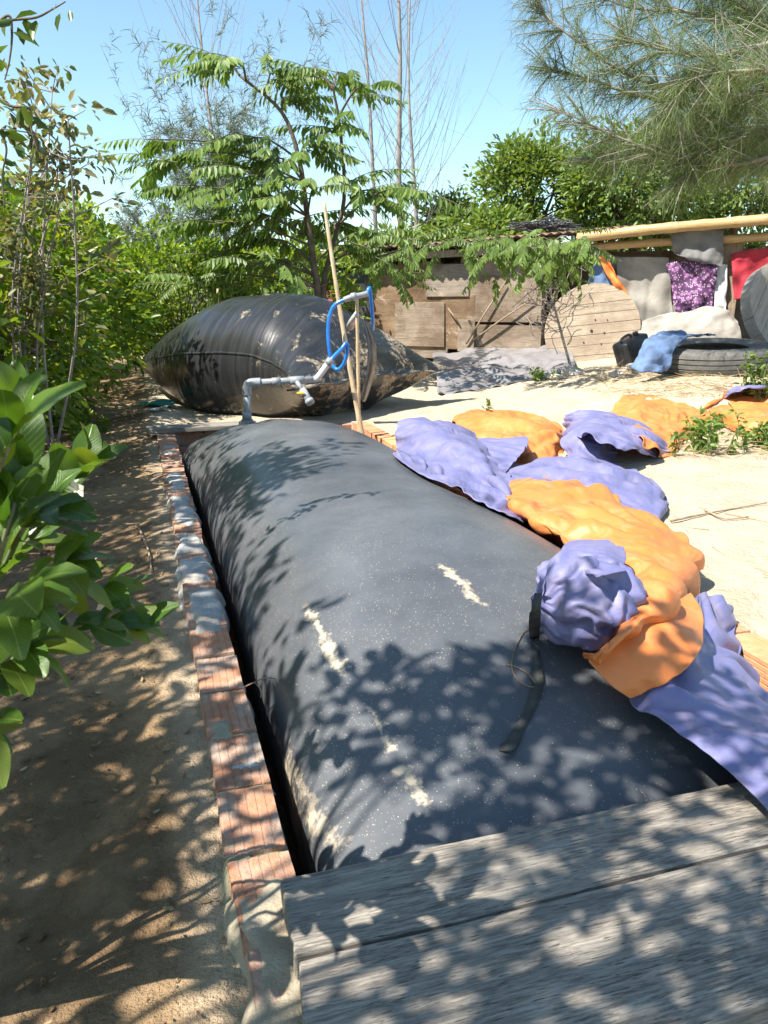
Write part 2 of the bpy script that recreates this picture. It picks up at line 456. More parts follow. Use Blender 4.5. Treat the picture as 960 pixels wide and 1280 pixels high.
def tarp_mat(name, col, sheen, dirtc, dirt=0.5):
    m, nt, b = newmat(name)
    co = poso(nt)
    n = tex(nt, co, 4, 5, 0.6)
    c = ramp(nt, n, [(0.3, [q * 0.82 for q in col]), (0.7, [min(1, q * 1.12) for q in col])])
    d = ramp(nt, tex(nt, co, 11, 6, 0.7, 0.8), [(0.48, 0.0), (0.66, dirt)])
    c = mix(nt, d, c, dirtc)
    # whitened creases
    cr = nd(nt, 'TexNoise', {'noise_type': 'RIDGED_MULTIFRACTAL'}, Vector=co, Scale=14.0, Detail=3.0)
    k = ramp(nt, cr.outputs[0], [(0.72, 0.0), (0.95, 0.30)])
    c = mix(nt, k, c, sheen)
    setb(nt, b, Base_Color=c, Roughness=mth(nt, 'ADD', 0.47, mth(nt, 'MULTIPLY', d, 0.5)))
    w1 = nd(nt, 'TexWave', {'bands_direction': 'X'}, Vector=co, Scale=120.0).outputs[1]
    h = mth(nt, 'ADD', mth(nt, 'ADD', mth(nt, 'MULTIPLY', w1, 0.03), tex(nt, co, 22, 4, 0.6, 1.2)), mth(nt, 'MULTIPLY', cr.outputs[0], 0.25))
    bump(nt, b, h, 0.25, 0.010)
    return m

def bag_section(t):
    e = sstep(5.02, 3.9, t)
    a = 0.59 * (0.30 + 0.70 * math.sqrt(max(0, 1 - max(0, (t - 3.6) / 1.44) ** 4.0)))
    z0 = 0.02; top = 0.40
    if t > 3.2: top = 0.40 - 0.36 * ((t - 3.2) / 1.85) ** 2.6
    if t < 1.35: top = 0.40 - 0.29 * min(1, (1.35 - t) / 1.15) ** 1.7
    if t < 0.2: top = max(0.06, 0.11 - 0.1 * (0.2 - t))
    s0 = 0.765 - 0.09 * sstep(3.4, 5, t)
    return s0, z0, a, top
def bag_top_at(s, t):
    s0, z0, a, top = bag_section(max(-1, min(5.03, t)))
    c = (s - s0) / a
    if abs(c) >= 1: return None
    c = abs(c) ** (1 / .92)
    return Vector((s, t, z0 + (top - z0) * math.sqrt(max(0, 1 - c * c)) ** .92))
def px_s(u, v, z):
    for _ in range(40):
        q = PITI @ atz(u, v, z); w = bag_top_at(q.x, q.y); z = .5 * z + .5 * (w.z if w is not None else .05)
    return q.x, q.y
STREAKS = []
for (u0, v0, u1, v1, z, w) in [(383, 757, 433, 842, 0.36, .016), (552, 708, 604, 755, 0.41, .018), (462, 888, 490, 932, 0.34, .016),
                               (507, 962, 526, 1000, 0.33, .014), (335, 915, 375, 985, 0.16, .014), (375, 990, 425, 1055, 0.18, .02)]:
    a, b_ = px_s(u0, v0, z), px_s(u1, v1, z)
    dt = b_[1] - a[1]
    STREAKS.append(((a[0] + b_[0]) / 2, (a[1] + b_[1]) / 2, (b_[0] - a[0]) / dt, abs(dt) / 2 + 0.02, w))
M = {}
M['sand'] = sand_mat()
M['brick'] = brick_mat()
M['brick_new'] = brick_mat('terracotta_clean', (0.62, 0.25, 0.11), (0.74, 0.34, 0.17), 0.15)
M['cement'] = cement_mat('cement_grey', (0.48, 0.47, 0.45))
M['cement_old'] = cement_mat('cement_stained', (0.40, 0.37, 0.30), 0.6)
M['mortar_tan'] = cement_mat('mortar_tan', (0.44, 0.38, 0.28))
M['digester'] = digester_mat()
M['gasbag'] = gasbag_mat()
M['plank'] = wood_mat('weathered_plank', (0.185, 0.163, 0.138), (0.37, 0.333, 0.285), (0.026, 0.022, 0.02), 1.7)
M['bamboo'] = wood_mat('bamboo_dry', (0.50, 0.38, 0.22), (0.70, 0.56, 0.36), (0.22, 0.14, 0.08), 1.0, 0.5, 2, 0.25)
M['bamboo_gold'] = wood_mat('bamboo_golden', (0.42, 0.28, 0.12), (0.58, 0.42, 0.22), (0.25, 0.15, 0.07), 0.6, 0.4, 0, 0.15)
M['purple'] = tarp_mat('tarp_purple', (0.160, 0.162, 0.325), (0.55, 0.55, 0.80), (0.23, 0.20, 0.27), 0.6)
M['orange'] = tarp_mat('tarp_orange', (0.66, 0.195, 0.045), (0.80, 0.40, 0.17), (0.55, 0.27, 0.13), 0.5)
M['pvc'] = simple('pvc_grey', (0.25, 0.27, 0.29), 0.38, 0.12, 12, 0.05)
M['pvc_light'] = simple('pvc_light', (0.45, 0.46, 0.46), 0.35, 0.1, 12, 0.05)
M['rubber'] = simple('black_rubber', (0.022, 0.022, 0.024), 0.55, 0.4, 10, 0.2)
M['yellow'] = simple('yellow_plastic', (0.85, 0.50, 0.02), 0.4, 0.1)
M['hose'] = simple('blue_hose', (0.02, 0.19, 0.62), 0.22, 0.1)
M['strap'] = simple('black_webbing', (0.045, 0.045, 0.04), 0.7, 0.4, 30, 0.4, 150)
M['string'] = simple('brown_string', (0.20, 0.14, 0.09), 0.8, 0.3)
M['twig'] = simple('dry_twig', (0.30, 0.22, 0.15), 0.9, 0.4, 20, 0.4)

# ------------------------------------------------------------------ ground with the pit dug into it
def axis(lo, a, b, hi, step, grow=1.28):
    xs = list(np.arange(a, b + 1e-6, step)); d = step; x = xs[-1]
    while x < hi: d *= grow; x += d; xs.append(x)
    d = step; x = xs[0]; pre = []
    while x > lo: d *= grow; x -= d; pre.append(x)
    return pre[::-1] + xs
S = axis(-90, -2.4, 5.0, 90, 0.05); T = axis(-40, -1.6, 9.0, 160, 0.05)
def insert(A, vals):
    A = sorted([a for a in A if all(abs(a - v) > 0.012 for v in vals)] + vals); return A
S = insert(S, [PIT_S0 - 0.004, PIT_S0 + 0.004, PIT_S1 - 0.004, PIT_S1 + 0.004]); T = insert(T, [PIT_T0 - 0.004, PIT_T0 + 0.004, PIT_T1 - 0.004, PIT_T1 + 0.004])
V = []
for t in T:
    for s in S:
        w = pit(s, t)
        z = PIT_Z if (PIT_S0 < s < PIT_S1 and PIT_T0 < t < PIT_T1) else gz(w.x, w.y)
        V.append((w.x, w.y, z))
nS = len(S)
F = [(j * nS + i, j * nS + i + 1, (j + 1) * nS + i + 1, (j + 1) * nS + i) for j in range(len(T) - 1) for i in range(nS - 1)]
g = link('ground', npmesh('ground', V, F, M['sand'], True)); tag(g, kind='structure')

# ------------------------------------------------------------------ brick kerbs round the pit
def brick_mesh(mats, L=0.20, W=0.112, H=0.098):
    """hollow clay brick: ribbed long faces"""
    prof = []
    def side(ax, ay, bx, by, nx, ny):
        k = 6
        for i in range(k):
            a0, a1 = (i + 0.04) / k, (i + 0.74) / k
            for q, dpt in ((a0, 0), (a1, 0), ((i + 0.80) / k, -0.0016), ((i + 0.98) / k, -0.0016)):
                prof.append((ax + (bx - ax) * q + nx * dpt, ay + (by - ay) * q + ny * dpt))
    w, h = W / 2, H / 2
    side(-w, -h, w, -h, 0, -1); side(w, -h, w, h, 1, 0); side(w, h, -w, h, 0, 1); side(-w, h, -w, -h, -1, 0)
    n = len(prof); v = []; f = []
    for y in (-L / 2, L / 2):
        for (x, z) in prof: v.append((x, y, z))
    for i in range(n): f.append((i, (i + 1) % n, n + (i + 1) % n, n + i))
    f.append(tuple(range(n))); f.append(tuple(range(2 * n - 1, n - 1, -1)))
    me = mesh('brick', v, f, mats, False); me.flip_normals(); return me
rng = random.Random(4)
def lump(name, s0, s1, t0, t1, z, h, mat, parent, seed, spill=0.03):
    """a hand-laid smear of mortar with a ragged outline, domed over the bricks"""
    ns, ntt = 12, max(6, int((t1 - t0) / 0.02)); v = []; f = []
    for j in range(ntt + 1):
        for i in range(ns + 1):
            a, b2 = i / ns, j / ntt
            e0 = spill * mnoise.noise(Vector((seed, b2 * (t1 - t0) * 9, 0.3))); e1 = spill * mnoise.noise(Vector((seed + 5, b2 * (t1 - t0) * 9, 0.8)))
            s = (s0 + e0) + (s1 + e1 - s0 - e0) * a
            t = t0 + (t1 - t0) * b2 + 0.03 * mnoise.noise(Vector((seed, a * 4, 4 + round(b2) * 3))) * (abs(b2 - 0.5) * 2)
            edge = min(1, min(a, 1 - a) * 5) ** 0.6 * min(1, min(b2, 1 - b2) * (t1 - t0) * 22) ** 0.6
            zz = z + h * edge * (0.7 + 0.9 * mnoise.noise(Vector((s * 16, t * 16, seed)))) - 0.05 * (1 - edge)
            v.append((s, t, zz))
    for j in range(ntt):
        for i in range(ns):
            q = j * (ns + 1) + i; f.append((q, q + 1, q + ns + 2, q + ns + 1))
    return link(name, mesh(name, v, f, mat), parent, False)
kerb = empty('brick_kerb', mat=PITM.copy(), label='low red brick kerb with grey mortar smears along the sandy path', cat='brick wall')
bm0 = brick_mesh([M['brick']])
t = -0.72; k = 0
while t < 5.2:
    far = t > 3.25
    L = 0.115 if far else 0.20
    o = link('brick', bm0, kerb, False)
    o.location = (0.06 + rng.uniform(-.004, .004), t + L / 2, 0.0695 + rng.uniform(-.003, .003))
    if far: o.rotation_euler = (rng.uniform(-.02, .02), rng.uniform(-.02, .02), math.pi / 2 + rng.uniform(-.05, .05)); o.scale = (1, 0.62, 1)
    else: o.rotation_euler = (rng.uniform(-.015, .015), rng.uniform(-.02, .02), rng.uniform(-.03, .03))
    t += L + 0.016; k += 1
# lower courses inside the pit
for zc in (-0.045, -0.16, -0.275, -0.39):
    t = -0.72 + rng.uniform(0, .1)
    while t < 5.2:
        o = link('brick', bm0, kerb, False); o.location = (0.062 + rng.uniform(-.004, .004), t + 0.1, zc); t += 0.216
mb = MB(); mb.box((0.014, -0.75, -0.95), (0.114, 5.22, 0.111)); mb.build('mortar_bed', M['cement_old'], kerb, False, False)
lump('mortar_cap', -0.012, 0.130, -0.74, 0.30, 0.116, 0.012, M['mortar_tan'], kerb, 1)
lump('mortar_cap', -0.010, 0.126, 1.36, 1.79, 0.116, 0.022, M['cement'], kerb, 2)
lump('mortar_cap', -0.010, 0.128, 1.83, 2.16, 0.116, 0.020, M['cement'], kerb, 3)
lump('mortar_cap', -0.006, 0.126, 2.18, 2.50, 0.116, 0.018, M['cement'], kerb, 4)
lump('mortar_cap', 0.0, 0.124, 3.3, 3.8, 0.114, 0.010, M['cement'], kerb, 16)
lump('mortar_cap', 0.0, 0.124, 4.3, 4.7, 0.114, 0.008, M['cement'], kerb, 17)
lump('mortar_cap', 0.03, 0.124, 0.92, 1.02, 0.114, 0.006, M['cement'], kerb, 18, .02)
lump('mortar_cap', 0.0, 0.124, 2.56, 3.2, 0.114, 0.014, M['cement'], kerb, 6)
lump('mortar_cap', 0.02, 0.126, 0.60, 0.70, 0.114, 0.008, M['cement'], kerb, 7, .02)
lump('mortar_cap', -0.006, 0.06, 0.28, 0.44, 0.114, 0.008, M['cement_old'], kerb, 8, .02)
lump('mortar_cap', -0.006, 0.075, 0.72, 0.90, 0.114, 0.008, M['cement_old'], kerb, 9, .02)
lump('mortar_cap', 0.01, 0.126, 1.08, 1.16, 0.114, 0.007, M['cement'], kerb, 10, .02)
lump('mortar_cap', 0.0, 0.12, 3.9, 4.1, 0.114, 0.006, M['cement_old'], kerb, 11, .02)

kerb2 = empty('brick_kerb', mat=PITM.copy(), label='ribbed orange brick kerb half hidden under the purple and orange tarpaulin', cat='brick wall')
bm1 = brick_mesh([M['brick_new']], 0.20, 0.112, 0.10)
t = -0.4
while t < 5.1:
    for zc in (0.095, -0.02, -0.135):
        o = link('brick', bm1, kerb2, False)
        o.location = (1.535 + rng.uniform(-.004, .004), t + 0.1 + (0.1 if zc == -0.02 else 0), zc); o.rotation_euler = (0, 0, rng.uniform(-.015, .015))
    t += 0.214
mb = MB(); mb.box((1.488, -0.75, -0.95), (1.583, 5.22, 0.138)); mb.build('mortar_bed', M['cement'], kerb2, False, False)
# end wall and the board lying on it
kerb3 = empty('brick_kerb', mat=PITM.copy(), label='short brick end wall of the pit below the big inflated bag', cat='brick wall')
for zc in (0.065, -0.045, -0.16, -0.275):
    s = 0.13
    while s < 1.45:
        o = link('brick', bm0, kerb3, False); o.location = (s + 0.1, 5.27, zc); o.rotation_euler = (0, 0, math.pi / 2); s += 0.214
mb = MB(); mb.box((0.10, 5.225, -0.95), (1.5, 5.32, 0.10)); mb.build('mortar_bed', M['cement_old'], kerb3, False, False)
mb = MB(); mb.box((-0.07, 5.16, 0.122), (0.75, 5.37, 0.158), None, 0.006, rng)
o = mb.build('board', M['plank'], None, False); o.matrix_world = PITM.copy(); bevel(o, 0.006)
tag(o, 'grey board lying across the far corner of the brick pit', 'board')

# ------------------------------------------------------------------ the digester bag in the pit
def bag_point(t, q):
    s0, z0, a, top = bag_section(t)
    cq, sq = math.cos(q), math.sin(q)
    ex = 0.92
    x = s0 + a * math.copysign(abs(cq) ** ex, cq)
    if sq >= 0: z = z0 + (top - z0) * sq ** ex
    else: z = z0 + 0.70 * math.copysign(abs(sq) ** ex, sq)
    p = Vector((x, t, z))
    w = 0.006 * mnoise.noise(Vector((x * 1.8, t * 1.1, z * 2))) + 0.002 * mnoise.noise(Vector((x * 6, t * 2.2, z * 6)))
    # tension folds running in from the far end
    if t > 3.4: w += 0.016 * sstep(3.4, 4.9, t) * math.sin(q * 13 + 2 * mnoise.noise(Vector((q, t, 0)))) * max(0, sq)
    return p + Vector((cq, 0, sq)) * w
ts = list(np.linspace(-1.0, 4.4, 110)) + list(np.linspace(4.44, 5.04, 24))
nq = 96; v = []; f = []
for t in ts:
    for k in range(nq): v.append(bag_point(t, 2 * math.pi * k / nq))
for i in range(len(ts) - 1):
    for k in range(nq): f.append((i * nq + k, i * nq + (k + 1) % nq, (i + 1) * nq + (k + 1) % nq, (i + 1) * nq + k))
f.append(tuple(range(nq))); f.append(tuple((len(ts) - 1) * nq + k for k in range(nq - 1, -1, -1)))
dig = empty('digester_bag', mat=PITM.copy(), label='long dusty black inflated bag filling the brick-lined pit', cat='biogas bag')
me = mesh('bag_skin', v, f, M['digester']); me.flip_normals()
link('bag_skin', me, dig, False)
# flange + pipework on the digester
fl = PITI @ atz(309, 528, 0.31)
fl_t = fl.y
ft = bag_top_at(fl.x, fl_t); fw = PITM @ ft
pipe = empty('gas_pipe', fw, 'grey plastic gas pipe rising from the pit bag with an elbow and valve', 'pipe')
Yp = fw.y
def pp(u, v, dy=0): return aty(u, v, Yp + dy)
c_el = pp(309, 479); c_h = pp(398, 474, 0.10); c_up = pp(411, 453, 0.14)
mb = MB(); mb.tube([fw + Vector((0, 0, -0.03)), pp(309, 488)], 0.024, 16); mb.build('riser', M['pvc'], pipe)
mb = MB(); mb.tube([fw + Vector((0, 0, -.02)), fw + Vector((0, 0, 0.012))], 0.055, 20)
mb.tube([fw + Vector((0, 0, .012)), fw + Vector((0, 0, 0.026))], 0.042, 6); mb.build('flange_nut', M['pvc'], pipe, False)
mb = MB(); mb.tube([fw + Vector((0, 0, .026)), fw + Vector((0, 0, 0.075))], 0.031, 16)
mb.build('riser_socket', M['pvc'], pipe)
el = spline([pp(309, 494), pp(309, 484), pp(313, 479, .005), pp(326, 478, .012)], 6)
mb = MB(); mb.tube(el, 0.0295, 16); mb.build('elbow', M['pvc'], pipe)
mb = MB(); mb.tube([pp(322, 478, .01), pp(396, 474, .095)], 0.0205, 16); mb.build('crossbar', M['pvc'], pipe)
for (a, b2, r) in ((340, 350, .026), (362, 380, .027)):
    mb = MB(); mb.tube([pp(a, 478 - (a - 326) * 0.055, .012 + (a - 326) * .0012), pp(b2, 478 - (b2 - 326) * 0.055, .012 + (b2 - 326) * .0012)], r, 16); mb.build('coupling', M['pvc'], pipe)
mb = MB(); mb.tube(spline([pp(392, 474, .09), pp(397, 472, .097), pp(411, 453, .13)], 5), 0.021, 14); mb.build('sloping_arm', M['pvc_light'], pipe)
mb = MB(); mb.tube([pp(409, 456, .125), pp(414, 449, .135)], 0.026, 14); mb.build('hose_socket', M['pvc'], pipe)
br = MB(); br.tube([pp(371, 477, .05), pp(378, 488, .02)], 0.015, 12); o = br.build('branch', M['pvc'], pipe)
br = MB(); br.tube([pp(378, 487, .02), pp(387, 502, -.03)], 0.024, 14); br.tube([pp(386, 500, -.026), pp(388.5, 504, -.04)], 0.029, 14)
vo = br.build('valve', M['pvc'], pipe)
br = MB(); a, b2 = pp(371.5, 491.5, -.02), pp(381, 492, -.035); br.tube([a, (a + b2) / 2 + Vector((0, 0, .003)), b2], [.007, .009, .006], 8)
br.build('valve_handle', M['yellow'], vo)

# ------------------------------------------------------------------ the gas holder bag behind
GA = Vector((-0.80, 0.60, 0)).normalized(); GB = Vector((GA.y, -GA.x, 0))
GO = Vector((-0.02, 6.92, 0.0)); GL = 3.36
GM = Matrix(((GA.x, GB.x, 0, GO.x), (GA.y, GB.y, 0, GO.y), (0, 0, 1, 0), (0, 0, 0, 1)))
def gb_sec(u):
    # half width, half height, axis height
    w = 0.73 + 0.42 * max(0, 1 - u / 0.20) ** 1.8
    h = 0.62 * math.sin(math.pi / 2 * min(1, u / 0.28)) ** 0.70 if u > 0 else 0.0
    zc = 0.50
    if u > 0.36:
        q = (u - 0.36) / 0.64
        k = max(0.02, (1 - max(0, (q - .20) / .80) ** 1.32))
        w *= k; h *= k
        zc = 0.50 - 0.12 * q
    if u < 0.30: zc = 0.50 - 0.07 * (1 - u / 0.30) ** 1.5
    return w, h, zc
def gb_point(u, q):
    w, h, zc = gb_sec(u)
    c, s = math.cos(q), math.sin(q)
    pw = 1.0 + 0.5 * max(0, 1 - u / 0.25)
    y = w * math.copysign(abs(c) ** (1.0), c); z = h * math.copysign(abs(s) ** pw, s)
    x = u * GL
    # end seam bows in between its corners; ears at the corners
    e = max(0, 1 - u / 0.22)
    x += 0.10 * e * (1 - abs(c)) - 0.03 * e * abs(c) ** 6
    n = Vector((0, c, s))
    rad = min(w, h)
    wr = 0.0
    for (uc, amp, wd) in ((0.13, .014, .012), (0.36, .016, .009), (0.56, .016, .008), (0.76, .018, .010)):
        cu = uc + 0.018 * math.sin(q * 2.0 + uc * 20) + 0.010 * math.sin(q * 5 + uc * 50)
        fade = 0.35 + 0.65 * max(0, math.sin(q * 1.5 + uc * 33)) ** 0.7
        wr += amp * fade * (math.exp(-((u - cu) / wd) ** 2) - 0.7 * math.exp(-((u - cu - 1.8 * wd) / wd) ** 2))
    # folds fanning out from the end seam
    wr += 0.030 * e ** 0.7 * math.sin(c * 11 + 1.5 * mnoise.noise(Vector((c * 3, s, u * 3)))) * abs(s)
    wr += 0.012 * mnoise.noise(Vector((x * 2.0, y * 2.0, z * 2.0)))
    p = Vector((x, y, zc + z)) + n * wr * min(1, rad / 0.25)
    p.z = max(p.z, -0.02 + 0.02 * abs(c)) if True else p.z
    return p
us = [0.0] + [0.30 * (i / 26) ** 1.6 for i in range(1, 27)] + list(np.linspace(0.31, 0.985, 110)) + [0.992, 0.997, 1.0]
nq = 110; v = []; f = []
for u in us:
    for k in range(nq): v.append(gb_point(u, 2 * math.pi * k / nq))
for i in range(len(us) - 1):
    for k in range(nq): f.append((i * nq + k, i * nq + (k + 1) % nq, (i + 1) * nq + (k + 1) % nq, (i + 1) * nq + k))
f.append(tuple((len(us) - 1) * nq + k for k in range(nq - 1, -1, -1)))
gas = empty('gas_holder_bag', mat=GM.copy(), label='big shiny black inflated bag with muddy pinched end behind the pit', cat='biogas bag')
me = mesh('bag_skin', v, f, M['gasbag']); me.flip_normals()
link('bag_skin', me, gas, False)
# flat welded lip along the end seam
v = []; f = []
N = 40
for i in range(N + 1):
    c = -1.02 + 2.04 * i / N
    w, h, zc = gb_sec(0.0)
    x = 0.10 * (1 - min(1, abs(c))) - 0.03 * min(1, abs(c)) ** 6
    zz = zc + 0.008 * math.sin(c * 14)
    for dx, dz in ((0.03, 0.006), (-0.055, 0.005 + 0.01 * math.sin(c * 17)), (-0.055, -0.004 + 0.01 * math.sin(c * 17)), (0.03, -0.006)):
        v.append((x + dx, w * c, zz + dz))
    if i:
        for k in range(4): f.append((4 * i - 4 + k, 4 * i - 4 + (k + 1) % 4, 4 * i + (k + 1) % 4, 4 * i + k))
link('end_lip', mesh('end_lip', v, f, M['gasbag']), gas, False)
# side weld
q0 = math.pi - 0.22
v = []; f = []
for i, u in enumerate(np.linspace(0.03, 0.97, 90)):
    a0, a1 = gb_point(u, q0), gb_point(u, q0 + 0.035)
    n = Vector((0, math.cos(q0), math.sin(q0)))
    v += [a0 - n * .004, a0 + n * 0.006, a1 + n * 0.006, a1 - n * .004]
    if i:
        for k in range(3): f.append((4 * i - 4 + k, 4 * i - 3 + k, 4 * i + 1 + k, 4 * i + k))
link('weld_seam', mesh('weld_seam', v, f, M['gasbag']), gas, False)
# tied tip on the far left
mb = MB(); mb.tube([(GL - 0.06, 0, 0.38), (GL - 0.01, 0, 0.375), (GL + 0.05, 0.0, 0.40), (GL + 0.10, 0.02, 0.385)], [.045, .026, .045, .03], 12)
mb.build('tied_tip', M['gasbag'], gas, True, False)
# loose flap of doubled sheeting hanging on the end
def gbw(u, q): return GM @ gb_point(u, q)
fin = []
for i in range(13):
    a = i / 12
    q = math.radians(180 + 118 - 118 * 1.0 * a) if False else None
    base = aty(455 + 4 * math.sin(a * 3), 398 + 98 * a, 6.35 + 0.10 * math.sin(a * 3))
    fin.append(base)
M['sheetfold'] = simple('black_sheet_fold', (0.035, 0.035, 0.037), 0.22, 0.3, 6, 0.2, 12)

# gas outlet stub and hose manifold
stub = empty('hose_line', aty(440, 404, 6.3), 'bright blue hose looping from the grey pipe up to a connector by the bamboo stakes', 'hose')
hp = [aty(412, 452, Yp + .14), aty(418, 445, Yp + .16), aty(427, 436, Yp + .2), aty(433, 429, Yp + .22), aty(434, 440, Yp + .24), aty(430, 454, Yp + .26), aty(422, 462, Yp + .28),
      aty(415, 455, Yp + .3), aty(412, 440, Yp + .3), aty(410, 415, Yp + .3), aty(412, 395, Yp + .3), aty(418, 382, Yp + .3), aty(430, 375, Yp + .3), aty(441, 372, Yp + .3)]
mb = MB(); mb.tube(spline(hp, 8), 0.0125, 12); mb.build('hose', M['hose'], stub)
mb = MB(); mb.tube(spline([aty(430, 375, Yp + .3), aty(441, 371, Yp + .3), aty(452, 369, Yp + .32), aty(459, 367, Yp + .34)], 5), 0.019, 12)
mb.tube([aty(439, 371.5, Yp + .3), aty(445, 370.3, Yp + .305)], 0.026, 12); mb.build('connector', M['pvc'], stub)
mb = MB(); mb.tube(spline([aty(459, 367, Yp + .34), aty(462, 360, Yp + .36), aty(464, 375, Yp + .4), aty(466, 402, Yp + .5), aty(466, 412, Yp + .62)], 6), 0.0125, 12); mb.build('hose', M['hose'], stub)
mb = MB(); mb.tube([aty(446, 392, Yp + .5), aty(440, 402, Yp + .62), aty(438, 408, Yp + .8)], [.018, .024, .03], 12); mb.build('outlet_stub', M['pvc_light'], stub)

# bamboo stakes
def stake(name, label, a, b, r0, r1, nodes, group=None, mat='bamboo', bend=0.0):
    a, b = Vector(a), Vector(b); L = (b - a).length
    e = empty(name, a, label, 'stake', group)
    mb = MB(); pts = []; rad = []
    n = nodes * 4; side = (b - a).cross(Vector((0, 1, 0))).normalized()
    for i in range(n + 1):
        q = i / n
        pts.append(a.lerp(b, q) + side * bend * math.sin(math.pi * q)); r = r0 + (r1 - r0) * q
        rad.append(r * (1.14 if i % 4 == 0 else 1.0))
    mb.tube(pts, rad, 10); mb.build('cane', M[mat], e)
    return e
gb = on_ground(455, 556); gb2 = on_ground(449, 553)
stake('bamboo_stake', 'tall pale bamboo stake leaning in front of the big bag', gb, aty(405, 253, gb.y + .05), .019, .011, 9, None, 'bamboo', .012)
stake('bamboo_stake', 'short upright bamboo stake tied beside the tall leaning one', gb2 + Vector((0, .06, -0.02)), aty(446, 372, gb2.y + .05), .013, .012, 6)
s3 = aty(271, 400, 9.2); stake('bamboo_stake', 'thin stick sticking up behind the far shoulder of the big bag', (s3.x, 9.2, gz(s3.x, 9.2)), aty(272, 361, 9.2), .014, .012, 6)
# flap of sheeting on the bag's end, seen beside the stakes
rows = []
for i in range(9):
    a = i / 8
    v0 = 396 + 104 * a; cx = 453 + 10 * math.sin(a * math.pi) - 2 * a
    yy = 6.33 - 0.07 * math.sin(a * math.pi) + 0.0 * a
    wdt = 3 + 9 * math.sin(min(1, a * 1.5) * math.pi * 0.6) * (1 - 0.7 * a)
    rows.append([aty(cx - 2, v0, yy + .12), aty(cx, v0, yy), aty(cx + wdt * .5, v0 + 2, yy + .02), aty(cx + wdt, v0 + 3, yy + .12)])
o = sheet('loose_flap', wrinkle(patch(rows, 3, 4), .012, 9, 3), [M['sheetfold']], gas, .004)

# ------------------------------------------------------------------ weathered planks in the foreground
ZT = 0.172
Lf, Rf = atz(350, 1096, ZT), atz(962, 966, ZT)
ex = (Rf - Lf).normalized(); ey = Vector((ex.y, -ex.x, 0)); ez = -ey      # ey towards the camera
Ln = atz(376, 1283, ZT); Lc = atz(369, 1196, ZT); Rc = atz(962, 1054, ZT)
dC = ((Lc - Lf).dot(ey) + (Rc - Lf).dot(ey)) / 2
PM = Matrix(((ex.x, ez.x, 0, Lf.x), (ex.y, ez.y, 0, Lf.y), (0, 0, 1, 0), (0, 0, 0, 1)))
PMi = PM.inverted()
lnx = (PMi @ Ln); lnx.y = -lnx.y
def plank(label, y0, y1, x0a, x0b, x1, sag, seed, th=0.046):
    nx, ny = 60, 8; v = []; f = []
    for zi in (0, 1):
        for j in range(ny + 1):
            for i in range(nx + 1):
                b2 = j / ny
                xs = x0a + (x0b - x0a) * b2 + 0.004 * mnoise.noise(Vector((b2 * 9, seed, zi)))
                x = xs + (x1 - xs) * i / nx
                e0 = 0.004 * mnoise.noise(Vector((x * 6, seed, 1))); e1 = 0.004 * mnoise.noise(Vector((x * 6, seed, 7)))
                y = y0 + e0 + (y1 + e1 - y0 - e0) * b2
                edge = min(b2, 1 - b2) * (y1 - y0)
                z = ZT + 0.003 * mnoise.noise(Vector((x * 3, y * 8, seed))) - 0.004 * max(0, 1 - edge / 0.012) if zi else ZT - th
                v.append((x, -y, z))
    n = (nx + 1) * (ny + 1)
    for j in range(ny):
        for i in range(nx):
            q = j * (nx + 1) + i
            f.append((n + q, n + q + nx + 1, n + q + nx + 2, n + q + 1)); f.append((q, q + 1, q + nx + 2, q + nx + 1))
    for i in range(nx):
        f.append((i, n + i, n + i + 1, i + 1)); q = ny * (nx + 1) + i; f.append((q, q + 1, n + q + 1, n + q))
    for j in range(ny):
        q = j * (nx + 1); f.append((q, q + nx + 1, n + q + nx + 1, n + q)); q += nx; f.append((q, n + q, n + q + nx + 1, q + nx + 1))
    me = mesh('wooden_plank', v, f, M['plank'], False); me.flip_normals()
    o = link('wooden_plank', me); o.matrix_world = PM.copy(); bevel(o, 0.003, 1)
    tag(o, label, 'plank', 'planks laid over the pit'); return o
xc = (PMi @ Lc).x
plank('weathered grey plank nearest the black bag, its far edge crossing the pit', 0.0, dC - 0.004, 0.0, xc, 1.75, 0, 2)
plank('wide weathered grey plank at the very bottom, beside the near mortar-capped kerb', dC + 0.004, dC + 0.27, xc + .004, (lnx.x - xc) / max(0.01, lnx.y - dC) * 0.27 + xc, 1.75, 0, 9)

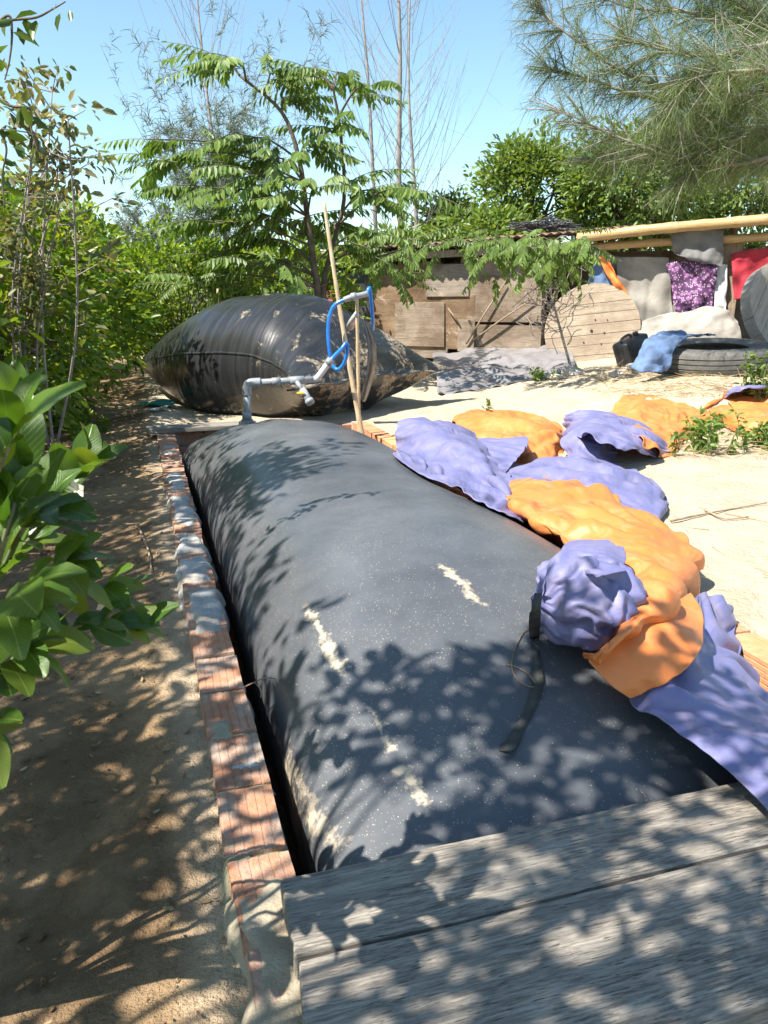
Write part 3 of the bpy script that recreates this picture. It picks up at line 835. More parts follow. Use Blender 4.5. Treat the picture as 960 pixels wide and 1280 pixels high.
# ------------------------------------------------------------------ tarpaulins: woven sheet, orange one side, purple the other
def clear(u, v, z, gap=.014):
    """the point behind u, v at height z, raised if the bag below it is higher"""
    for _ in range(60):
        w = atz(u, v, z); p = PITI @ w; q = bag_top_at(p.x, p.y)
        lo = gz(w.x, w.y) + .01 if q is None else q.z + gap
        if z >= lo: break
        z += .006
    return atz(u, v, z)
def pbd(G, seed, slack=.07, steps=32, anchor=.12, bend=.45, every=4):
    """cloth: the sheet is larger than the shape it is pushed into, so it buckles into folds and settles on the bag and the ground"""
    rs_ = np.random.default_rng(seed)
    X = np.array([[tuple(p) for p in r] for r in G]); ni, nj = X.shape[:2]; X0 = X.copy()
    H0 = np.array([[gz(p.x, p.y) + .008 for p in r] for r in G])
    nz = np.array([[mnoise.noise(p * 3.1 + Vector((seed, 0, 0))) for p in r] for r in G])
    S1 = 1 + slack * np.clip(.25 + 4.0 * (nz - .05), .1, 2.2)
    nz2 = np.array([[mnoise.noise(p * 2.3 + Vector((0, seed, 9))) for p in r] for r in G])
    S2 = 1 + slack * np.clip(.25 + 4.0 * (nz2 - .05), .1, 2.2)
    def cons(di, dj, mult):
        out = []
        for par in (0, 1):
            I, J = np.meshgrid(np.arange(ni), np.arange(nj), indexing='ij')
            ok = (I + di < ni) & (J + dj >= 0) & (J + dj < nj)
            ph = (I // max(1, di)) if di else (J // max(1, dj))
            ok &= (ph % 2) == par
            a = (I[ok], J[ok]); b = (I[ok] + di, J[ok] + dj)
            L = np.linalg.norm(X0[a] - X0[b], axis=1) * (S1[a] if di else 1) * (S2[a] if dj else 1)
            if di and dj: L = np.linalg.norm(X0[a] - X0[b], axis=1) * (S1[a] + S2[a]) / 2
            out.append((a, b, L, mult))
        return out
    CS = cons(1, 0, 1) + cons(0, 1, 1) + cons(1, 1, .5) + cons(1, -1, .5) + cons(2, 0, bend) + cons(0, 2, bend) + cons(4, 0, bend * .35) + cons(0, 4, bend * .35)
    A = np.zeros((ni, nj), bool); A[::every, ::every] = True; A[-1, ::every] = True; A[::every, -1] = True
    tt = np.linspace(-1, 5.03, 400); SEC = np.array([bag_section(t) for t in tt])
    def floor(P):
        dx, dy = P[..., 0] - P0.x, P[..., 1] - P0.y
        s, t = dx * PN.x + dy * PN.y, dx * PD.x + dy * PD.y
        s0, z0, a, top = [np.interp(t, tt, SEC[:, k]) for k in range(4)]
        c = np.clip(np.abs((s - s0) / a), 0, 1) ** (1 / .92)
        zb = z0 + (top - z0) * np.sqrt(np.clip(1 - c * c, 0, 1)) ** .92 + .016
        zb = np.where((np.abs(s - s0) < a) & (t < 5), zb, -9)
        return np.maximum(zb, np.where((s < 1.46) & (s > .1) & (t < 5.2), -9, np.where((s >= 1.46) & (s < 1.62), np.maximum(.152, H0), H0)))
    X = X + rs_.normal(size=X.shape) * .0025; Vv = np.zeros_like(X)
    for st in range(steps):
        Vv[..., 2] -= 5.0 * .012; P = X + Vv * .012
        for it in range(6):
            for (a, b, L, m_) in CS:
                d = P[b] - P[a]; l = np.linalg.norm(d, axis=1) + 1e-9
                c = d * ((l - L) / l * .5 * m_)[:, None]
                P[a] += c; P[b] -= c
            P += (X0 - P) * .010
            P[..., 2] = np.maximum(P[..., 2], floor(P))
        Vv = (P - X) / .012 * .90; sp_d = np.linalg.norm(Vv, axis=-1, keepdims=True); Vv *= np.minimum(1, 1.5 / np.maximum(sp_d, 1e-6)); X = P
    return [[Vector(p) for p in r] for r in X.tolist()]
def tz(rows, flat=.5):
    out = []
    for r in rows:      # keep the sheets slumped rather than domed
        n = len(r) - 1
        out.append([clear(u, v, z + flat * ((r[0][2] + (r[-1][2] - r[0][2]) * k / n) - z)) for k, (u, v, z) in enumerate(r)])
    return out
def fold(name, rows, side, parent, amp=.02, freq=9, seed=1, res=.0125, slack=.06, ridge=.7, every=4):
    G = patch(tz(rows), 4, 4)
    la = sum((G[i + 1][len(G[0]) // 2] - G[i][len(G[0]) // 2]).length for i in range(len(G) - 1)); lb = sum((G[len(G) // 2][j + 1] - G[len(G) // 2][j]).length for j in range(len(G[0]) - 1))
    ns = max(3, min(14, round(la / (len(rows) - 1) / res))); nt = max(3, min(14, round(lb / (len(rows[0]) - 1) / res)))
    G = wrinkle(patch(tz(rows), ns, nt), amp * .9, freq * .5, seed, .9)
    G = crumple(G, amp * .45, freq * .8, seed + 3)
    G = pbd(G, seed, slack, every=every)
    G = crumple(G, amp * .85, freq * .9, seed + 5)
    G = crumple(G, amp * .32, freq * 2.1, seed + 8)
    mats = [M['orange'], M['purple']] if side == 'orange' else [M['purple'], M['orange']]
    o = sheet(name, G, mats, parent, .003)
    sb = o.modifiers.new('smooth', 'SUBSURF'); sb.levels = sb.render_levels = 1; o.modifiers.move(1, 0)
    o.modifiers['thickness'].material_offset = 0; o.modifiers['thickness'].material_offset_rim = 0
    return o
e = empty('tarpaulin', atz(740, 700, .3), 'crumpled purple and orange tarpaulin bunched along the flank of the pit bag', 'tarpaulin')
fold('purple_fold', [[(497, 576, .22), (495, 556, .33), (495, 540, .42), (499, 527, .46), (503, 529, .30)],
                     [(530, 594, .24), (529, 568, .38), (530, 540, .48), (532, 524, .48), (540, 527, .30)],
                     [(568, 612, .25), (572, 585, .40), (570, 555, .48), (562, 528, .45), (570, 532, .28)],
                     [(600, 628, .28), (604, 602, .38), (601, 575, .45), (590, 548, .41), (598, 550, .25)],
                     [(630, 642, .30), (632, 622, .36), (626, 604, .39), (612, 582, .37), (622, 580, .25)],
                     [(652, 652, .31), (650, 642, .33), (646, 632, .34), (638, 616, .34), (650, 612, .28)]], 'purple', e, .030, 8, 2)
fold('purple_fold', [[(586, 548, .20), (592, 547, .33), (600, 560, .36), (603, 580, .34), (606, 597, .26)],
                     [(622, 548, .20), (626, 549, .33), (626, 562, .36), (622, 582, .33), (616, 598, .25)],
                     [(656, 545, .20), (660, 550, .33), (652, 562, .36), (640, 578, .33), (628, 597, .24)]], 'purple', e, .022, 11, 5)
fold('purple_fold', [[(606, 604, .22), (612, 598, .29), (616, 604, .31), (622, 616, .26)],
                     [(660, 578, .20), (655, 581, .33), (650, 597, .35), (645, 614, .27)],
                     [(710, 568, .17), (706, 574, .32), (700, 592, .35), (700, 612, .26)],
                     [(748, 571, .15), (750, 580, .28), (752, 595, .31), (755, 616, .24)],
                     [(792, 587, .13), (790, 595, .26), (785, 612, .28), (783, 640, .20)],
                     [(826, 610, .11), (828, 618, .22), (824, 635, .23), (815, 656, .14)],
                     [(836, 626, .09), (832, 635, .13), (828, 648, .13), (820, 662, .09)]], 'purple', e, .026, 9, 7)
fold('orange_fold', [[(562, 530, .12), (566, 522, .24), (570, 532, .25), (566, 548, .10)],
                     [(590, 514, .12), (592, 518, .33), (597, 535, .33), (592, 560, .10)],
                     [(630, 516, .12), (630, 521, .36), (632, 540, .35), (628, 570, .10)],
                     [(672, 522, .12), (670, 527, .36), (668, 548, .33), (665, 580, .10)],
                     [(702, 533, .12), (698, 540, .30), (692, 555, .27), (690, 584, .10)],
                     [(710, 550, .09), (706, 555, .18), (704, 566, .17), (700, 582, .09)]], 'orange', e, .045, 7, 3)
fold('orange_fold', [[(622, 606, .30), (628, 606, .36), (636, 622, .39), (645, 632, .38), (656, 645, .31)],
                     [(668, 598, .27), (672, 602, .38), (675, 624, .43), (680, 650, .40), (694, 672, .31)],
                     [(742, 602, .24), (745, 612, .40), (735, 635, .45), (728, 660, .43), (722, 694, .33)],
                     [(806, 640, .22), (800, 650, .40), (785, 662, .46), (768, 676, .45), (748, 698, .36)],
                     [(866, 678, .20), (856, 688, .38), (832, 692, .47), (808, 694, .47), (786, 702, .38)],
                     [(874, 715, .20), (862, 722, .38), (840, 728, .48), (815, 732, .49), (788, 740, .40)],
                     [(850, 760, .24), (838, 762, .38), (815, 770, .47), (795, 774, .48), (772, 780, .40)],
                     [(800, 805, .28), (790, 803, .38), (770, 805, .44), (755, 806, .43), (735, 812, .36)],
                     [(765, 832, .30), (757, 828, .36), (748, 825, .38), (742, 822, .38), (728, 820, .33)]], 'orange', e, .040, 7, 4)
fold('orange_fold', [[(736, 818, .35), (755, 838, .33), (775, 856, .305), (791, 867, .28)],
                     [(770, 792, .385), (795, 812, .37), (815, 834, .34), (832, 850, .305)],
                     [(815, 757, .395), (836, 779, .385), (852, 802, .36), (864, 824, .33)],
                     [(864, 736, .37), (876, 750, .365), (882, 770, .355), (880, 797, .335)]], 'orange', e, .020, 8, 9)
fold('purple_fold', [[(860, 748, .31), (880, 738, .31), (898, 744, .27), (914, 758, .17)],
                     [(820, 815, .29), (866, 800, .32), (895, 795, .28), (916, 800, .15)],
                     [(792, 868, .26), (848, 850, .325), (910, 828, .27), (948, 845, .14)],
                     [(845, 906, .26), (890, 890, .315), (940, 880, .26), (985, 900, .13)],
                     [(900, 946, .25), (940, 930, .305), (985, 930, .25), (1030, 950, .13)],
                     [(938, 978, .24), (985, 965, .29), (1030, 980, .23), (1080, 1000, .12)],
                     [(965, 1010, .235), (1015, 1000, .27), (1060, 1010, .22), (1110, 1040, .12)]], 'purple', e, .024, 9, 6)
# rolled-up end: pleats gathered towards the knot on its near side
c0 = atz(733, 748, .40); kn = (atz(674, 742, .42) - c0).normalized()
v = []; f = []; NU, NV = 150, 90
ax = kn; b1 = ax.cross(Vector((0, 0, 1))).normalized(); b2_ = b1.cross(ax)
for j in range(NV + 1):
    th = math.pi * j / NV
    for i in range(NU):
        ph = 2 * math.pi * i / NU
        d = ax * math.cos(th) + (b1 * math.cos(ph) + b2_ * math.sin(ph)) * math.sin(th)
        tw = ph + 1.1 * (1 - math.cos(th)) + 0.8 * mnoise.noise(d * 1.7)
        pl = abs(math.sin(tw * 3.5)) ** 0.7 * math.sin(th) ** 0.6 * (0.6 + 0.8 * mnoise.noise(d * 2.5 + Vector((4, 4, 4))))
        r = 0.124 * (1 + 0.10 * mnoise.noise(d * 1.4 + Vector((7, 2, 1)))) + 0.012 * (pl - .35) + 0.004 * (1 - 2 * abs(mnoise.noise(d * 3)))
        if th < 0.5: r *= 1 + 0.16 * (1 - th / 0.5) ** 2
        tq = ph + .9 * math.sin(th * 1.3) + .35 * mnoise.noise(d * 2.2)
        vd = mnoise.voronoi(Vector((math.cos(tq) * 1.9, math.sin(tq) * 1.9, th * .55)) + mnoise.noise_vector(d * 1.6) * .35)[0]; r += .050 * (vd[0] - .45) * math.sin(th) ** .5
        vd = mnoise.voronoi(Vector((math.cos(tq) * 4.6, math.sin(tq) * 4.6, th * 1.4)))[0]; r += .014 * (vd[0] - .45) * math.sin(th) ** .5
        p = c0 + d * r
        p.z = c0.z + (p.z - c0.z) * 0.86
        v.append(p)
for j in range(NV):
    for i in range(NU): f.append((j * NU + i, j * NU + (i + 1) % NU, (j + 1) * NU + (i + 1) % NU, (j + 1) * NU + i))
link('rolled_end', mesh('rolled_end', v, f, M['purple']), e)
fold('purple_fold', [[(672, 738, .44), (680, 716, .49), (700, 700, .50), (722, 712, .50)],
                     [(684, 700, .40), (702, 686, .49), (722, 690, .54), (742, 706, .53)],
                     [(715, 678, .38), (738, 676, .50), (752, 684, .54), (760, 704, .53)],
                     [(752, 676, .38), (775, 676, .46), (784, 688, .50), (778, 712, .50)]], 'purple', e, .026, 10, 8)

e = empty('tarpaulin', atz(800, 540, .2), 'smaller heap of orange and purple tarpaulin beside the green weeds on the sand', 'tarpaulin')
fold('purple_fold', [[(705, 545, .17), (706, 530, .27), (707, 521, .33), (709, 517, .34), (714, 519, .2)],
                     [(733, 545, .30), (736, 532, .34), (739, 521, .37), (744, 515, .36), (752, 517, .2)],
                     [(768, 556, .28), (772, 545, .32), (777, 532, .34), (783, 524, .32), (792, 524, .2)],
                     [(798, 562, .22), (803, 556, .25), (808, 550, .26), (814, 545, .25), (822, 545, .18)],
                     [(820, 570, .12), (824, 568, .14), (827, 566, .15), (831, 564, .15), (836, 563, .12)]], 'purple', e, .024, 9, 12)
fold('purple_fold', [[(702, 548, .22), (704, 562, .19), (705, 580, .10)], [(724, 532, .30), (722, 556, .26), (734, 586, .10)],
                     [(747, 546, .26), (750, 562, .22), (762, 580, .10)], [(772, 556, .17), (773, 562, .16), (768, 570, .10)]], 'purple', e, .05, 9, 13)
fold('orange_fold', [[(756, 520, .10), (760, 513, .20), (770, 520, .27), (792, 538, .28)],
                     [(783, 495, .12), (794, 500, .33), (800, 516, .36), (810, 552, .26)],
                     [(820, 494, .12), (825, 504, .36), (826, 526, .36), (832, 569, .11)],
                     [(852, 502, .13), (852, 511, .34), (850, 532, .33), (846, 564, .11)],
                     [(882, 510, .14), (878, 516, .29), (872, 529, .27), (860, 549, .12)],
                     [(894, 518, .15), (890, 522, .22), (885, 529, .22), (876, 540, .14)]], 'orange', e, .055, 6, 14)
e = empty('tarpaulin', atz(945, 520, .25), 'bright orange end of a tarpaulin lying before the straw mound', 'tarpaulin')
fold('orange_fold', [[(878, 514, .16), (885, 508, .27), (890, 515, .29), (895, 524, .16)],
                     [(913, 490, .18), (918, 495, .36), (918, 512, .37), (918, 536, .16)],
                     [(945, 488, .18), (945, 497, .39), (945, 515, .38), (940, 543, .16)],
                     [(985, 494, .18), (985, 503, .37), (985, 520, .36), (985, 545, .16)],
                     [(1020, 505, .18), (1020, 512, .28), (1018, 525, .27), (1012, 545, .16)]], 'orange', e, .05, 6, 15)
fold('purple_fold', [[(905, 496, .25), (908, 492, .30), (912, 489, .26)], [(930, 486, .36), (932, 484, .40), (936, 482, .30)], [(965, 484, .36), (967, 482, .40), (970, 480, .30)]], 'purple', e, .03, 9, 16)

# strap lying over the bag, and a curl of string
def on_bag(u, v, lift=.004):
    z = .40
    for _ in range(30):
        p = PITI @ atz(u, v, z)
        q = bag_top_at(p.x, p.y); z = z * .4 + (q.z if q is not None else .1) * .6
    return atz(u, v, z) + Vector((0, 0, lift))
sp = [atz(673, 742, .46), atz(669, 765, .43)] + [on_bag(*p, lift=.006) for p in ((668, 800), (671, 830), (672, 855), (664, 885), (650, 912), (640, 930), (630, 942))]
sp = spline(sp, 6)
v = []; f = []
for i, p in enumerate(sp):
    a = i / (len(sp) - 1); w = .0085 + .005 * math.sin(a * 9) ** 2 + (.006 if a > .9 else 0)
    t_ = (sp[min(i + 1, len(sp) - 1)] - sp[max(i - 1, 0)]).normalized(); sd = t_.cross(Vector((0, 0, 1))).normalized()
    tw = 0.35 * math.sin(a * 11)
    sd = (sd * math.cos(tw) + Vector((0, 0, 1)) * math.sin(tw))
    v += [p - sd * w, p + sd * w]
    if i: f.append((2 * i - 2, 2 * i - 1, 2 * i + 1, 2 * i))
o = link('tie_strap', mesh('tie_strap', v, f, M['strap'])); md = o.modifiers.new('t', 'SOLIDIFY'); md.thickness = .003; md.offset = 0
tag(o, 'dark frayed strap trailing from the tarpaulin roll over the black bag', 'strap')
ptsS = [on_bag(*p, lift=.005) for p in ((671, 785), (655, 792), (643, 815), (640, 838), (650, 855), (668, 862), (671, 860), (660, 845), (645, 836), (632, 833))]
mb = MB(); mb.tube(spline(ptsS, 6), .0014, 5); o = mb.build('string', M['string']); tag(o, 'thin curl of brown string beside the strap on the bag', 'string')
ptsS = [atz(305, 859, .13), atz(318, 853, .17), atz(330, 848, .20), on_bag(345, 850), on_bag(372, 858)]
mb = MB(); mb.tube(spline(ptsS, 6), .0018, 5); mb.tube(spline([atz(318, 853, .17), atz(326, 862, .16), atz(326, 872, .15)], 5), .0014, 5)
o = mb.build('dry_twig', M['twig']); tag(o, 'thin curved dry twig resting between the brick kerb and the bag', 'twig')

# ------------------------------------------------------------------ the shed
SH0 = Vector((-0.62, 12.25, 0)); SH1 = Vector((5.3, 9.75, 0))
HX = (SH1 - SH0).normalized(); HN = Vector((HX.y, -HX.x, 0))      # HN points to the camera
HB = -HN
SHM = Matrix(((HX.x, HB.x, 0, SH0.x), (HX.y, HB.y, 0, SH0.y), (0, 0, 1, 0), (0, 0, 0, 1)))
def sp_(u, v, out=0.0):
    """point of the shed front (moved out metres towards the viewer) behind pixel u, v, as x, z along the wall"""
    d = ray(u, v); o = Vector((0, 0, CAMZ)); o2 = SH0 + HN * out
    k = (o2 - o).dot(HN) / d.dot(HN); p = o + d * k
    return (p - SH0).dot(HX), p.z
M['ply'] = wood_mat('plywood_tan', (0.26, 0.205, 0.155), (0.35, 0.285, 0.22), (0.19, 0.145, 0.11), 0.35)
M['ply_rust'] = wood_mat('plywood_brown', (0.22, 0.15, 0.095), (0.32, 0.225, 0.145), (0.15, 0.10, 0.065), 0.5)
M['ply_grey'] = wood_mat('board_grey', (0.25, 0.205, 0.165), (0.34, 0.29, 0.235), (0.18, 0.145, 0.115), 0.4)
M['post'] = wood_mat('post_wood', (0.26, 0.20, 0.14), (0.42, 0.33, 0.24), (0.10, 0.07, 0.05), 0.8, 0.85, 2)
M['dark'] = simple('hole_dark', (0.035, 0.03, 0.027), 0.9, 0.4)  # near-black for the reels' holes, standing for the shade inside them
M['roofing'] = simple('rusty_roofing', (0.20, 0.13, 0.09), 0.8, 0.4, 4, 0.4, 30)
M['reel'] = wood_mat('reel_timber', (0.30, 0.24, 0.175), (0.43, 0.36, 0.275), (0.17, 0.13, 0.095), 0.6)
M['reel_grey'] = wood_mat('reel_timber_grey', (0.26, 0.24, 0.215), (0.38, 0.355, 0.32), (0.15, 0.13, 0.11), 0.6)
M['sheet_grey'] = simple('plastic_sheet_grey', (0.21, 0.20, 0.205), 0.45, 0.25, 5, 0.5, 9)
M['canvas'] = simple('grey_canvas', (0.31, 0.295, 0.27), 0.85, 0.18, 5, 0.3, 25)
M['cloth_dark'] = simple('dark_grey_cloth', (0.17, 0.17, 0.17), 0.85, 0.3, 6, 0.4, 30)
M['denim'] = simple('denim', (0.10, 0.16, 0.29), 0.9, 0.35, 9, 0.5, 60)
M['orange_cloth'] = simple('orange_cloth', (0.78, 0.22, 0.05), 0.8, 0.15, 8, 0.3)
M['red_cloth'] = simple('red_cloth', (0.42, 0.03, 0.05), 0.85, 0.3, 7, 0.4)
M['pink_cloth'] = simple('pink_cloth', (0.70, 0.05, 0.28), 0.8, 0.2, 8, 0.4)
M['white_cloth'] = simple('white_cloth', (0.62, 0.64, 0.66), 0.8, 0.15, 8, 0.4)
M['black_plastic'] = simple('black_plastic', (0.045, 0.047, 0.05), 0.35, 0.3, 9, 0.3, 15)
M['tyre'] = simple('tyre_rubber', (0.115, 0.11, 0.10), 0.85, 0.3, 12, 0.4, 50)
M['stone'] = simple('pale_stone', (0.45, 0.41, 0.36), 0.9, 0.3, 9, 0.6, 25)
def floral_mat():
    m, nt, b = newmat('floral_cloth'); co = objco(nt)
    v1 = voro(nt, co, 17); v2 = voro(nt, co, 38)
    c = mix(nt, ramp(nt, v1.outputs['Distance'], [(0.25, 1.0), (0.5, 0.0)]), (0.085, 0.03, 0.10), (0.36, 0.16, 0.36))
    c = mix(nt, ramp(nt, v2.outputs['Distance'], [(0.15, 0.85), (0.35, 0.0)]), c, (0.72, 0.62, 0.66))
    setb(nt, b, Base_Color=c, Roughness=0.85); bump(nt, b, tex(nt, co, 20, 3), .3, .02); return m
M['floral'] = floral_mat()
def stain(key, col, sc=1.6):
    nt = M[key].node_tree; b = nt.nodes['Principled BSDF']; src = b.inputs['Base Color'].links[0].from_socket
    co = poso(nt); k = ramp(nt, tex(nt, co, sc, 6, .7, .6), [(.42, 0.0), (.62, .75)])
    c = mix(nt, k, src, col)
    k2 = ramp(nt, tex(nt, co, sc * 2.6, 6, .75, .3), [(.60, 0.0), (.66, .7)])
    c = mix(nt, k2, c, (.46, .37, .27)); nt.links.new(c, b.inputs['Base Color'])
stain('ply', (.13, .085, .055)); stain('ply_rust', (.10, .055, .03)); stain('ply_grey', (.14, .10, .075)); stain('canvas', (.20, .17, .14), 1.2); stain('reel', (.25, .19, .14), 2.2)
shed = empty('shed', mat=SHM.copy(), label='low patched shed of brown boards and cloth under a bamboo-edged roof', cat='shed')
rng = random.Random(8)
def hpt(x, out, z): return SHM @ Vector((x, -out, z))
def board(name, u0, v0, u1, v1, mat, out=0.0, th=.022, parent=shed, jit=.012):
    """a board on the shed front between two pixel corners, its own small tilt"""
    x0, z1 = sp_(u0, v0); x1, z0 = sp_(u1, v1)
    zz1 = max(z0 + .02, z1)
    mb = MB(); mb.box((x0, -out - th, z0), (x1, -out, zz1), None, jit, rng)
    o = mb.build(name, M[mat], parent, False, False); bevel(o, .004, 1); return o
# dark inside: back wall, side walls, roof
x1r = 7.2
mb = MB(); mb.box((-0.2, 2.0, 0.0), (x1r, 2.05, 1.75)); mb.build('back_wall', M['ply'], shed, False, False)
mb = MB(); mb.box((-0.25, 0.03, 0.0), (-0.2, 2.0, 1.55)); mb.build('side_wall', M['ply'], shed, False, False)
# corrugated roof, eave rising to the right with the ground
v = []; f = []; nx, ny = 260, 6
def eave(x): return 1.68 + 0.05 * x
for j in range(ny + 1):
    for i in range(nx + 1):
        x = -0.5 + (x1r + 0.7) * i / nx; yb = -0.32 + 2.5 * j / ny
        if j == 0: yb += 0.04 * mnoise.noise(Vector((x * 3, 1, 1))) + 0.03 * mnoise.noise(Vector((x * 14, 3, 1)))
        v.append((x, yb, eave(x) + 0.035 + 0.016 * math.sin(x * 2 * math.pi / .11) + 0.06 * (yb + .32) + 0.03 * mnoise.noise(Vector((x * .9, yb, 3)))))
for j in range(ny):
    for i in range(nx): q = j * (nx + 1) + i; f.append((q, q + 1, q + nx + 2, q + nx + 1))
o = link('roof', mesh('roof', v, f, M['roofing']), shed, False); md = o.modifiers.new('t', 'SOLIDIFY'); md.thickness = .006
# bamboo roof edge (right), beam (left), rafters
def pole(name, a, b, r, mat, parent, nodes=10, n=10):
    mb = MB(); pts = []; rad = []
    for i in range(nodes * 4 + 1):
        q = i / (nodes * 4); pts.append(Vector(a).lerp(Vector(b), q) + Vector((0, 0, .012 * math.sin(q * 7)))); rad.append(r * (1.10 if i % 4 == 0 else 1))
    mb.tube(pts, rad, n); return mb.build(name, M[mat], parent, True, False)
xa, za = sp_(722, 298, .3); xb, zb = sp_(957, 273, .3)
pole('bamboo_edge', (xa, -.30, za), (xb + 1.2, -.30, zb + (zb - za) / (xb - xa) * 1.2), .062, 'bamboo_gold', shed, 9)
xa2, za2 = sp_(725, 311, .1); xb2, zb2 = sp_(957, 290, .1)
pole('bamboo_purlin', (xa2, -.12, za2), (xb2 + .9, -.12, zb2), .05, 'bamboo_gold', shed, 7)
xa, za = sp_(455, 322, .15); xb, zb = sp_(725, 306, .15)
mb = MB(); mb.box((xa, -.19, za - .06), (xb, -.13, za + .03), None, 0, None)
for i in (1, 3, 5, 7): mb.v[i].z += zb - za
mb.build('eave_beam', M['post'], shed, False, False)
# posts
for u in (470, 545, 676, 745, 908):
    x, _ = sp_(u, 380)
    mb = MB(); mb.tube([(x, .05, 0), (x + .01, .05, 0.8), (x, .05, eave(x) + .02)], [.05, .046, .042], 9); mb.build('post', M['post'], shed, True, False)
# boards of the front
for (u0, v0, u1, v1, mt, out) in [
    (460, 332, 502, 376, 'ply_rust', .0), (458, 374, 503, 438, 'ply_rust', .020),
    (498, 328, 552, 382, 'ply_rust', .008), (496, 378, 556, 434, 'ply', .030), (503, 430, 560, 448, 'ply_grey', .012),
    (534, 330, 588, 371, 'ply_grey', .030), (552, 368, 592, 437, 'ply_rust', .014), (574, 400, 594, 440, 'ply', .046),
    (577, 323, 676, 345, 'ply', .0), (586, 346, 676, 404, 'ply', .020), (586, 405, 676, 436, 'ply', .002), (590, 434, 676, 446, 'ply_grey', .024)]:
    board('wall_board', u0, v0, u1, v1, mt, out)
# grey boards and canvas right of the reel
for (u0, v0, u1, v1, mt, out) in [(766, 322, 816, 384, 'canvas', .0), (816, 325, 838, 384, 'canvas', .02), (770, 386, 815, 448, 'canvas', .01), (812, 382, 845, 445, 'canvas', .03)]:
    board('wall_panel', u0, v0, u1, v1, mt, out, .01)
board('wall_board', 905, 300, 918, 400, 'post', .02)
board('wall_board', 880, 398, 905, 440, 'canvas', .01)
# struts leaning on the boards
for (a, b) in (((583, 430), (632, 352)), ((592, 425), (668, 372)), ((574, 405), (560, 385))):
    xa, za = sp_(*a, .08); xb, zb = sp_(*b, .08)
    mb = MB(); mb.tube([(xa, -.09, za), ((xa + xb) / 2, -.1, (za + zb) / 2 + .01), (xb, -.08, zb)], [.013, .012, .010], 6); mb.build('strut', M['post'], shed, True, False)

# plastic sheet leaning at the foot of the wall
def shp(u, v, out): x, z = sp_(u, v, out); return hpt(x, out, z)
rows = []
for (ut, vt, ub, vb) in ((540, 441, 548, 496), (585, 438, 597, 488), (630, 435, 645, 479), (680, 431, 700, 472), (712, 430, 722, 470)):
    tp, bt = shp(ut, vt, .06), on_ground(ub, vb); r = []
    for k in range(6):
        p = tp.lerp(bt, k / 5); p.z = max(p.z, gz(p.x, p.y) + .05 + .14 * (1 - k / 5)) if k < 5 else p.z + .01; r.append(p)
    rows.append(r)
o = sheet('plastic_sheet', crumple(wrinkle(patch(rows, 16, 12), .10, 3.0, 4), .06, 4, 2), [M['sheet_grey']], None, .004)
tag(o, 'grey plastic sheet leaning along the foot of the brown shed wall', 'sheet')

# hanging cloths
def cloth(name, label, pix, mat, cat='cloth', amp=.05, freq=4, out=.10, seed=1):
    rows = [[shp(u, v, out + (.03 if (i + j) % 2 else -.02)) for j, (u, v) in enumerate(r)] for i, r in enumerate(pix)]
    G = wrinkle(patch(rows, 9, 16), amp, freq, seed, .6); ni, nj = len(G), len(G[0]); ph = seed * 1.7
    for i in range(ni):      # hanging folds, deeper towards the hem
        for j in range(nj):
            p = G[i][j]; x = p.dot(HX)
            w = math.sin(x * 21 + ph + 2.2 * mnoise.noise(Vector((x * 3, p.z * 1.5, seed)))) + .5 * math.sin(x * 47 + ph * 2 + 2 * mnoise.noise(Vector((x * 5, p.z * 2, seed + 4))))
            G[i][j] = p + HN * (.020 * w * (.35 + .65 * i / ni)) + Vector((0, 0, .018 * mnoise.noise(Vector((x * 9, seed, 2))) * (i == ni - 1)))
    o = sheet(name, crumple(G, amp * .35, freq * 1.6, seed), [M[mat]], None, .006); tag(o, label, cat); return o
cloth('denim_trousers', 'blue jeans hanging on the shed above the round reel', [[(741, 328), (752, 324), (764, 326)], [(738, 345), (752, 345), (766, 346)], [(730, 362), (750, 365), (772, 366)], [(732, 372), (752, 378), (778, 384)]], 'denim', 'trousers', .06, 5, .12, 2)
cloth('orange_cloth', 'narrow orange cloth slanting beside the hanging jeans', [[(748, 320), (754, 318), (760, 322)], [(756, 340), (762, 336), (768, 340)], [(768, 358), (774, 356), (782, 362)], [(782, 376), (788, 378), (794, 388)]], 'orange_cloth', 'cloth', .03, 5, .18, 3)
cloth('grey_canvas', 'pale grey canvas sheet hung between the jeans and the floral cloth', [[(770, 322), (800, 321), (836, 322)], [(772, 350), (802, 350), (838, 350)], [(778, 385), (808, 384), (840, 384)], [(790, 425), (815, 425), (845, 428)]], 'canvas', 'cloth', .07, 3, .07, 4)
cloth('grey_rag', 'dark grey rag draped under the bamboo roof edge', [[(838, 292), (870, 288), (905, 286)], [(840, 305), (872, 303), (904, 302)], [(842, 316), (872, 322), (905, 322)], [(846, 318), (876, 328), (902, 332)]], 'cloth_dark', 'cloth', .06, 4, .20, 5)
cloth('floral_cloth', 'purple floral cloth hanging on the shed front', [[(833, 330), (862, 324), (898, 322)], [(838, 350), (865, 348), (896, 345)], [(842, 375), (866, 376), (892, 372)], [(846, 400), (864, 390), (888, 396)]], 'floral', 'cloth', .07, 5, .14, 6)
cloth('white_cloth', 'pale blue-white cloth hanging right of the purple floral cloth', [[(890, 332), (900, 330), (909, 331)], [(892, 352), (901, 352), (909, 352)], [(893, 375), (901, 376), (908, 374)], [(893, 388), (900, 390), (907, 389)]], 'white_cloth', 'cloth', .04, 5, .10, 7)
cloth('red_cloth', 'dark red cloth hanging beside the second reel', [[(914, 318), (938, 312), (975, 308)], [(915, 338), (938, 335), (975, 330)], [(916, 360), (938, 358), (975, 355)], [(918, 374), (940, 372), (975, 370)]], 'red_cloth', 'cloth', .06, 4, .12, 8)
x, z = sp_(413, 375)
